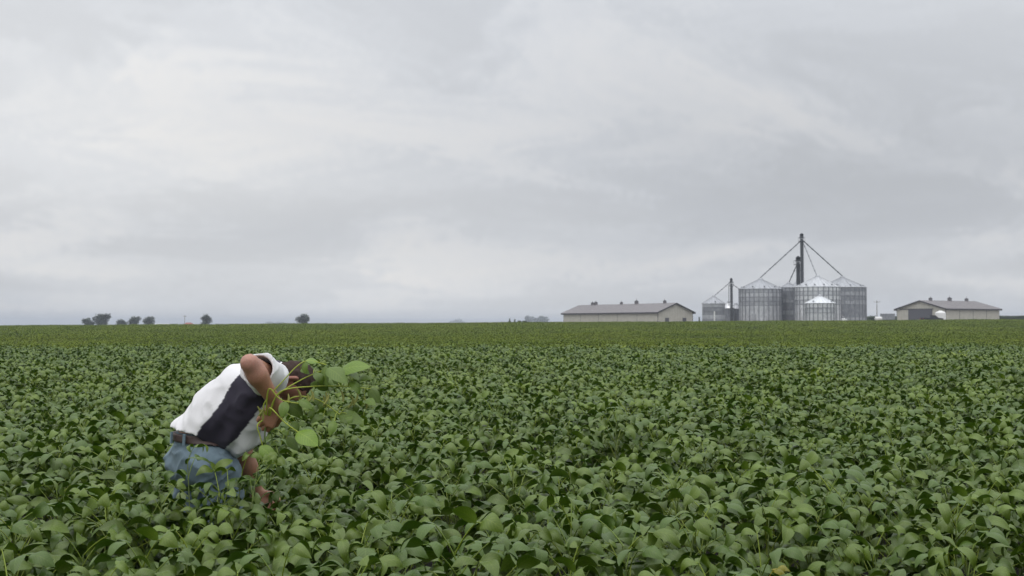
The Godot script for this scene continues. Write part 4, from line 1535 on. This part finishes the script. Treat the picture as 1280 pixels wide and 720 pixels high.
	if sp[0].z > -50 and sp[1].z > -50 and sp[2].z > -50:
		var pn := Vector3(0.35, 0.1, 0.93)
		var fm := MB.new()
		fm.tri(sp[0] + pn * 0.012, sp[2] + pn * 0.030, sp[1] + pn * 0.012)
		fm.tri(sp[1] + pn * 0.008, sp[2] + pn * 0.026, sp[0] + pn * 0.008)
		fm.quad(sp[0] + pn * 0.008, sp[2] + pn * 0.026, sp[2] + pn * 0.030, sp[0] + pn * 0.012)
		fm.quad(sp[2] + pn * 0.026, sp[1] + pn * 0.008, sp[1] + pn * 0.012, sp[2] + pn * 0.030)
		obj("pocket_flap", fm.mesh(), mats.denim, jeans)
		var om := MB.new()
		var c0: Vector3 = sp[0].lerp(sp[1], 0.25) + pn * 0.007
		var c1: Vector3 = sp[0].lerp(sp[1], 0.62) + Vector3(-0.022, -0.008, 0) + pn * 0.009
		var c2: Vector3 = sp[1] + pn * 0.006
		om.tri(c0, c2, c1)
		obj("pocket_opening", om.mesh(), mats.shoe, jeans)
	# belt: a band round the waist of the jeans
	var bm := MB.new()
	nets(bm, [bone(pelvis - wn * 0.01, waist + wn * 0.03, 0.131, 0.120, 0.05, side, 1.22), bone(hip_l + Vector3(-0.03, 0.05, 0), hip_r + Vector3(-0.035, 0.05, 0), 0.107, 0.109, 0.04)], 0.006, [[waist + wn * 0.026, wn], [waist - wn * 0.012, -wn]], white)
	obj("belt", bm.mesh(), mats.belt_leather, o)
	# belt loops on the side that shows
	for k in 5:
		var a: float = [-2.9, -2.2, -1.55, -0.75, 0.1][k]
		var dir := (side * -sin(a) + side.cross(Vector3.UP) * cos(a) * -1.0).normalized()
		dir = (dir - wn * dir.dot(wn)).normalized()
		var rad := 0.127 * lerpf(1.0, 1.2, absf(dir.dot(side)))
		var c := waist + wn * 0.007 + dir * rad
		var lm := MB.new()
		lm.box(c, Vector3(0.012, 0.052, 0.008), Basis(wn.cross(dir), wn, dir))
		obj("belt_loop", lm.mesh(), mats.denim, o)
	# ---- shirt
	# seams between the white back, the navy flank and the pale front
	var seam_a: Vector3 = L.call(253, 541, 5.1)
	var seam_an: Vector3 = (L.call(306, 463, 5.1) - seam_a)
	seam_an = Vector3(-seam_an.y, seam_an.x, 0).normalized()
	var seam_b := [L.call(270, 572, 5.05), L.call(282, 560, 5.05), L.call(298, 547, 5.05), L.call(331, 506, 5.05), L.call(360, 500, 5.05)]
	var shirt_paint := func(p: Vector3) -> Color:
		var q := p
		var b := (p - waist).dot(side)
		if b < 0.0: q -= side * (2.0 * b)          # both flanks are cut alike
		if (p - neck).dot((head - neck).normalized()) > -0.005 and p.distance_to(neck) < 0.12:
			return Color(0.80, 0.80, 0.82)
		var wob := 0.006 * sin(p.y * 30.0)
		if (q - seam_a).dot(seam_an) > wob: return Color(0.80, 0.79, 0.81)
		var k := 0
		while k < 3 and q.x > seam_b[k + 1].x: k += 1
		var sb: Vector3 = seam_b[k]
		var se: Vector3 = seam_b[k + 1]
		if q.y < lerpf(sb.y, se.y, (q.x - sb.x) / (se.x - sb.x)): return Color(0.56, 0.57, 0.58)
		return Color(0.021, 0.019, 0.034)
	var sw := func(p: Vector3) -> float:
		var q := p - waist
		var a := q.dot(spine)
		var b := q.dot(side)
		var c := q.dot(back)
		var n1 := soft.get_noise_3d(a * 5.0 + c * 6.0, b * 7.0, c * 9.0 - a * 7.0)
		var n2 := soft.get_noise_3d(a * 2.0 + 7.0, b * 7.0 + a * 4.0, c * 9.0 + a * 7.0)
		return 0.008 * n1 - 0.006 * pow(1.0 - absf(n2), 3.0) + 0.004 * sin(a * 26.0 - c * 40.0 + 2.5 * n1) * smoothstep(0.02, -0.10, c)
	var front: Vector3 = L.call(312, 508, 5.16)
	var belly: Vector3 = L.call(302, 556, 5.14)
	var sm := MB.new()
	var ha: Vector3 = L.call(216, 533, 5.2)
	var hb2: Vector3 = L.call(295, 574, 5.2)
	var hc: Vector3 = L.call(326, 555, 5.2)
	var hn: Vector3 = L.call(256, 540, 5.2)
	var na := Vector3(hn.y - ha.y, -(hn.x - ha.x), 0).normalized()
	var nn2 := Vector3(hb2.y - hn.y, -(hb2.x - hn.x), 0).normalized()
	if nn2.y > 0: nn2 = -nn2
	var nb := Vector3(hc.y - hb2.y, -(hc.x - hb2.x), 0).normalized()
	if na.y > 0: na = -na
	if nb.y > 0: nb = -nb
	var sleeve_end := sh_r.lerp(elbow_r, 0.62)
	var sleeve_end_l := sh_l.lerp(elbow_l, 0.6)
	var torso := [
		bone(waist - spine * 0.01, mid, 0.131, 0.150, 0.05, side, 1.18), bone(mid, chest, 0.150, 0.150, 0.05, side, 1.12), bone(chest, neck - spine * 0.03, 0.145, 0.080, 0.06),
		bone(sh_l, sh_r, 0.082, 0.082, 0.07), bone(front, belly, 0.075, 0.062, 0.08, side, 1.7), bone(chest - back * 0.05, front - back * 0.02, 0.10, 0.08, 0.08, side, 1.3)]
	nets(sm, torso, 0.0085, [[ha, na, hn, nn2], [hb2, nb], [neck + spine * 0.01, (head - neck).normalized()]], shirt_paint, sw)
	# sleeves, open at the end
	var n0 := (elbow_r - sh_r).normalized()
	nets(sm, [bone(sh_r - n0 * 0.02, sleeve_end + n0 * 0.05, 0.082, 0.074, 0.03)], 0.0055, [[sleeve_end, n0], [sh_r, -n0]], func(_p: Vector3) -> Color: return Color(0.78, 0.78, 0.80), sw, [bone(sh_r, sleeve_end + n0 * 0.06, 0.062, 0.064)])
	var n1 := (elbow_l - sh_l).normalized()
	nets(sm, [bone(sh_l - n1 * 0.02, sleeve_end_l + n1 * 0.05, 0.082, 0.074, 0.03)], 0.010, [[sleeve_end_l, n1], [sh_l, -n1]], func(_p: Vector3) -> Color: return Color(0.74, 0.74, 0.76), sw)
	var shirt := obj("shirt", sm.mesh(), mats.shirt_cloth, o)
	# collar: a standing band with a navy line
	var nd := (head - neck).normalized()
	var cx := nd.cross(Vector3.UP).normalized()
	var cm := MB.new()
	var prof := [Vector2(0.074, -0.03), Vector2(0.068, 0.005), Vector2(0.063, 0.025), Vector2(0.068, 0.027), Vector2(0.080, 0.0), Vector2(0.086, -0.018)]
	var tmp := MB.new()
	for k in prof.size() - 1:
		tmp.tint = Color(0.03, 0.028, 0.05) if k == 4 else Color(0.80, 0.80, 0.82)
		tmp.lathe([prof[k], prof[k + 1]], 26)
	cm.add(tmp, Transform3D(Basis(cx, nd, cx.cross(nd)), neck + nd * 0.012))
	obj("collar", cm.mesh(), mats.shirt_cloth, shirt)
	# ---- shoes
	for e: Array in [ankle_r, ankle_l].map(func(q: Vector3) -> Array: return [q]):
		var m := MB.new()
		var q: Vector3 = e[0]
		nets(m, [bone(Vector3(q.x, 0.055, q.z) - fwd * 0.05, Vector3(q.x, 0.05, q.z) + fwd * 0.17, 0.050, 0.045, 0.03), bone(q, Vector3(q.x, 0.06, q.z), 0.055, 0.055, 0.03)], 0.012, [[Vector3(0, 0.005, 0), Vector3(0, -1, 0)]], white)
		obj("shoe", m.mesh(), mats.shoe, o)
	build_pulled_plant(at)

func curve(points: Array, n := 10) -> Array:
	var out := []
	var last := points.size() - 1
	for k in last:
		for j in n:
			var p0: Vector3 = points[maxi(k - 1, 0)]
			out.append((points[k] as Vector3).cubic_interpolate(points[k + 1], p0, points[mini(k + 2, last)], float(j) / n))
	out.append(points[last])
	return out

func build_pulled_plant(_at: Vector3) -> void:
	var grip := W(334, 520, 4.87)
	var o := base("uprooted_soybean_plant", grip)
	tag(o, "pulled up soybean plant with pods and big leaves held in the hand", "soybean plant")
	var L := func(px: float, py: float, d: float) -> Vector3: return W(px, py, d) - grip
	# stems: pixel paths through the fist
	var paths := [
		[[334, 522, 4.86], [330, 505, 4.83], [352, 478, 4.82], [380, 452, 4.84], [408, 456, 4.86]],
		[[336, 520, 4.86], [346, 495, 4.82], [378, 474, 4.84], [406, 462, 4.87]],
		[[337, 520, 4.86], [350, 490, 4.80], [392, 483, 4.84], [430, 483, 4.88], [464, 486, 4.92]],
		[[336, 520, 4.86], [338, 510, 4.80], [356, 528, 4.78], [374, 541, 4.78]],
		[[333, 518, 4.85], [334, 495, 4.80], [338, 486, 4.79], [352, 500, 4.80], [380, 505, 4.82]],
		[[334, 522, 4.87], [322, 531, 4.83], [325, 545, 4.83], [329, 560, 4.84]],
		[[337, 521, 4.87], [366, 497, 4.85], [398, 500, 4.86], [424, 518, 4.88]],
		[[334, 522, 4.87], [331, 545, 4.88], [334, 575, 4.94], [333, 606, 5.0]],
		[[336, 522, 4.87], [340, 548, 4.90], [338, 575, 4.95], [336, 602, 5.0]],
	]
	for k in paths.size():
		var pts := []
		for p: Array in paths[k]: pts.append(L.call(p[0], p[1], p[2]))
		pts = curve(pts, 7)
		var rad := []
		for q in pts.size(): rad.append(lerpf(0.0036, 0.0022, float(q) / pts.size()))
		var m := MB.new()
		m.gain = 0.4
		m.tint = Color(2.2, 1.95, 0.8) if k < 7 else Color(0.9, 1.0, 0.8)
		m.tube(pts, rad, 6)
		obj("stem", m.mesh(), mats.stem, o)
	# leaves: start pixel, tip pixel, depths, width, roll, tint
	var lv := [
		[424, 464, 4.86, 461, 458, 4.82, 0.075, 0.5, 1.5], [410, 460, 4.86, 433, 478, 4.80, 0.075, 0.2, 1.1], [432, 462, 4.86, 448, 474, 4.84, 0.06, 1.2, 1.3],
		[382, 451, 4.84, 399, 453, 4.86, 0.05, 1.1, 1.5], [381, 452, 4.84, 382, 466, 4.82, 0.035, -1.0, 1.2], [406, 458, 4.87, 408, 482, 4.83, 0.04, -0.8, 1.1],
		[446, 474, 4.88, 465, 473, 4.85, 0.035, 0.2, 1.0], [394, 476, 4.86, 396, 484, 4.86, 0.05, 0.4, 1.0], [372, 540, 4.78, 396, 556, 4.74, 0.085, 0.25, 1.7],
		[357, 502, 4.80, 352, 521, 4.77, 0.045, 0.3, 1.2], [357, 503, 4.82, 378, 519, 4.84, 0.060, -0.5, 0.8], [325, 558, 4.83, 345, 575, 4.80, 0.055, -0.3, 1.6],
		[424, 518, 4.88, 452, 528, 4.85, 0.07, 0.3, 1.0], [462, 485, 4.92, 474, 503, 4.90, 0.05, -0.4, 0.9], [396, 478, 4.86, 410, 487, 4.88, 0.045, -0.9, 0.8],
		[344, 575, 4.86, 336, 560, 4.84, 0.05, 0.5, 1.2],
	]
	for e: Array in lv:
		var a: Vector3 = L.call(e[0], e[1], e[2])
		var b: Vector3 = L.call(e[3], e[4], e[5])
		var z := (a - b).normalized()
		var up := Vector3(0.1, 0.5, 0.86)
		var x := up.cross(z).normalized()
		var bs := Basis(x, z.cross(x), z) * Basis(Vector3(0, 0, 1), e[7] * 0.55)
		var m := MB.new()
		m.gain = 0.4
		var g: float = e[8]
		m.tint = Color(g * 1.05, g * 1.1, g * 0.8)
		leaflet(m, Transform3D(bs, a), a.distance_to(b) * 1.08, e[6], 0.25, 0.55, 0.12, 0.08, 8, 3)
		obj("leaf", m.mesh(), mats.leaf, o)
	var all_pts := []
	for p: Array in paths:
		var pts := []
		for q: Array in p: pts.append(L.call(q[0], q[1], q[2]))
		all_pts.append_array(curve(pts, 7))
	var many := [[392, 466], [402, 472], [414, 470], [421, 482], [436, 478], [412, 500], [398, 508], [386, 514], [428, 508], [442, 506], [455, 500], [364, 528], [352, 540], [348, 552], [358, 548], [372, 530], [404, 520], [418, 526], [340, 566], [346, 584], [330, 578], [376, 462], [392, 496], [374, 500], [436, 520], [410, 512]]
	for e: Array in many:
		var dd := 4.84 + rng.randf_range(-0.04, 0.12)
		var a: Vector3 = L.call(e[0], e[1], dd)
		var best: Vector3 = all_pts[0]
		for q: Vector3 in all_pts:
			if q.distance_to(a) < best.distance_to(a): best = q
		var mid := a.lerp(best, 0.5) + Vector3(0, 0.012, 0)
		var st := MB.new()
		st.gain = 0.4
		st.tint = Color(1.9, 1.75, 0.8)
		st.tube(curve([best, mid, a], 4), [0.0018, 0.0018, 0.0018, 0.0017, 0.0017, 0.0016, 0.0016, 0.0015, 0.0015], 5)
		obj("leaf_stalk", st.mesh(), mats.stem, o)
		var out := Vector3((a - best).x + rng.randf_range(-0.05, 0.08), -rng.randf_range(0.0, 0.05), rng.randf_range(-0.03, 0.05)).normalized()
		var z := -out
		var x := Vector3(rng.randf_range(-0.2, 0.3), 0.7, 0.7).cross(z).normalized()
		var m := MB.new()
		m.gain = 0.4
		var g := rng.randf_range(0.8, 1.35)
		m.tint = Color(g * 1.05, g * 1.1, g * 0.8)
		var l := rng.randf_range(0.05, 0.082)
		leaflet(m, Transform3D(Basis(x, z.cross(x), z), a), l, l * 0.56, 0.3, rng.randf_range(0.5, 1.6), rng.randf_range(-0.1, 0.3), 0.06, 8, 2)
		obj("leaf", m.mesh(), mats.leaf, o)
	# pods
	var pods := [[407, 490, 4.86], [411, 492, 4.85], [404, 494, 4.87], [438, 494, 4.88], [441, 498, 4.88], [447, 492, 4.9], [388, 487, 4.84], [384, 492, 4.85], [360, 492, 4.82], [371, 486, 4.84], [392, 490, 4.85], [426, 488, 4.88], [326, 512, 4.80], [330, 508, 4.79], [322, 508, 4.80], [455, 497, 4.9]]
	for e: Array in pods:
		var a: Vector3 = L.call(e[0], e[1], e[2])
		var dir := Vector3(rng.randf_range(-0.8, 0.4), -1.0, rng.randf_range(-0.4, 0.4)).normalized()
		var m := MB.new()
		var pts := []
		var rad := []
		for k in 9:
			var f := k / 8.0
			pts.append(a + dir * (f * 0.052) + Vector3(0.006 * sin(f * PI), 0, 0))
			rad.append(0.0013 + 0.0045 * pow(sin(PI * clampf(f * 0.94 + 0.03, 0, 1)), 0.6) * (0.85 + 0.15 * cos(f * 18.0)))
		m.tube(pts, rad, 7)
		obj("pod", m.mesh(), mats.pod, o)
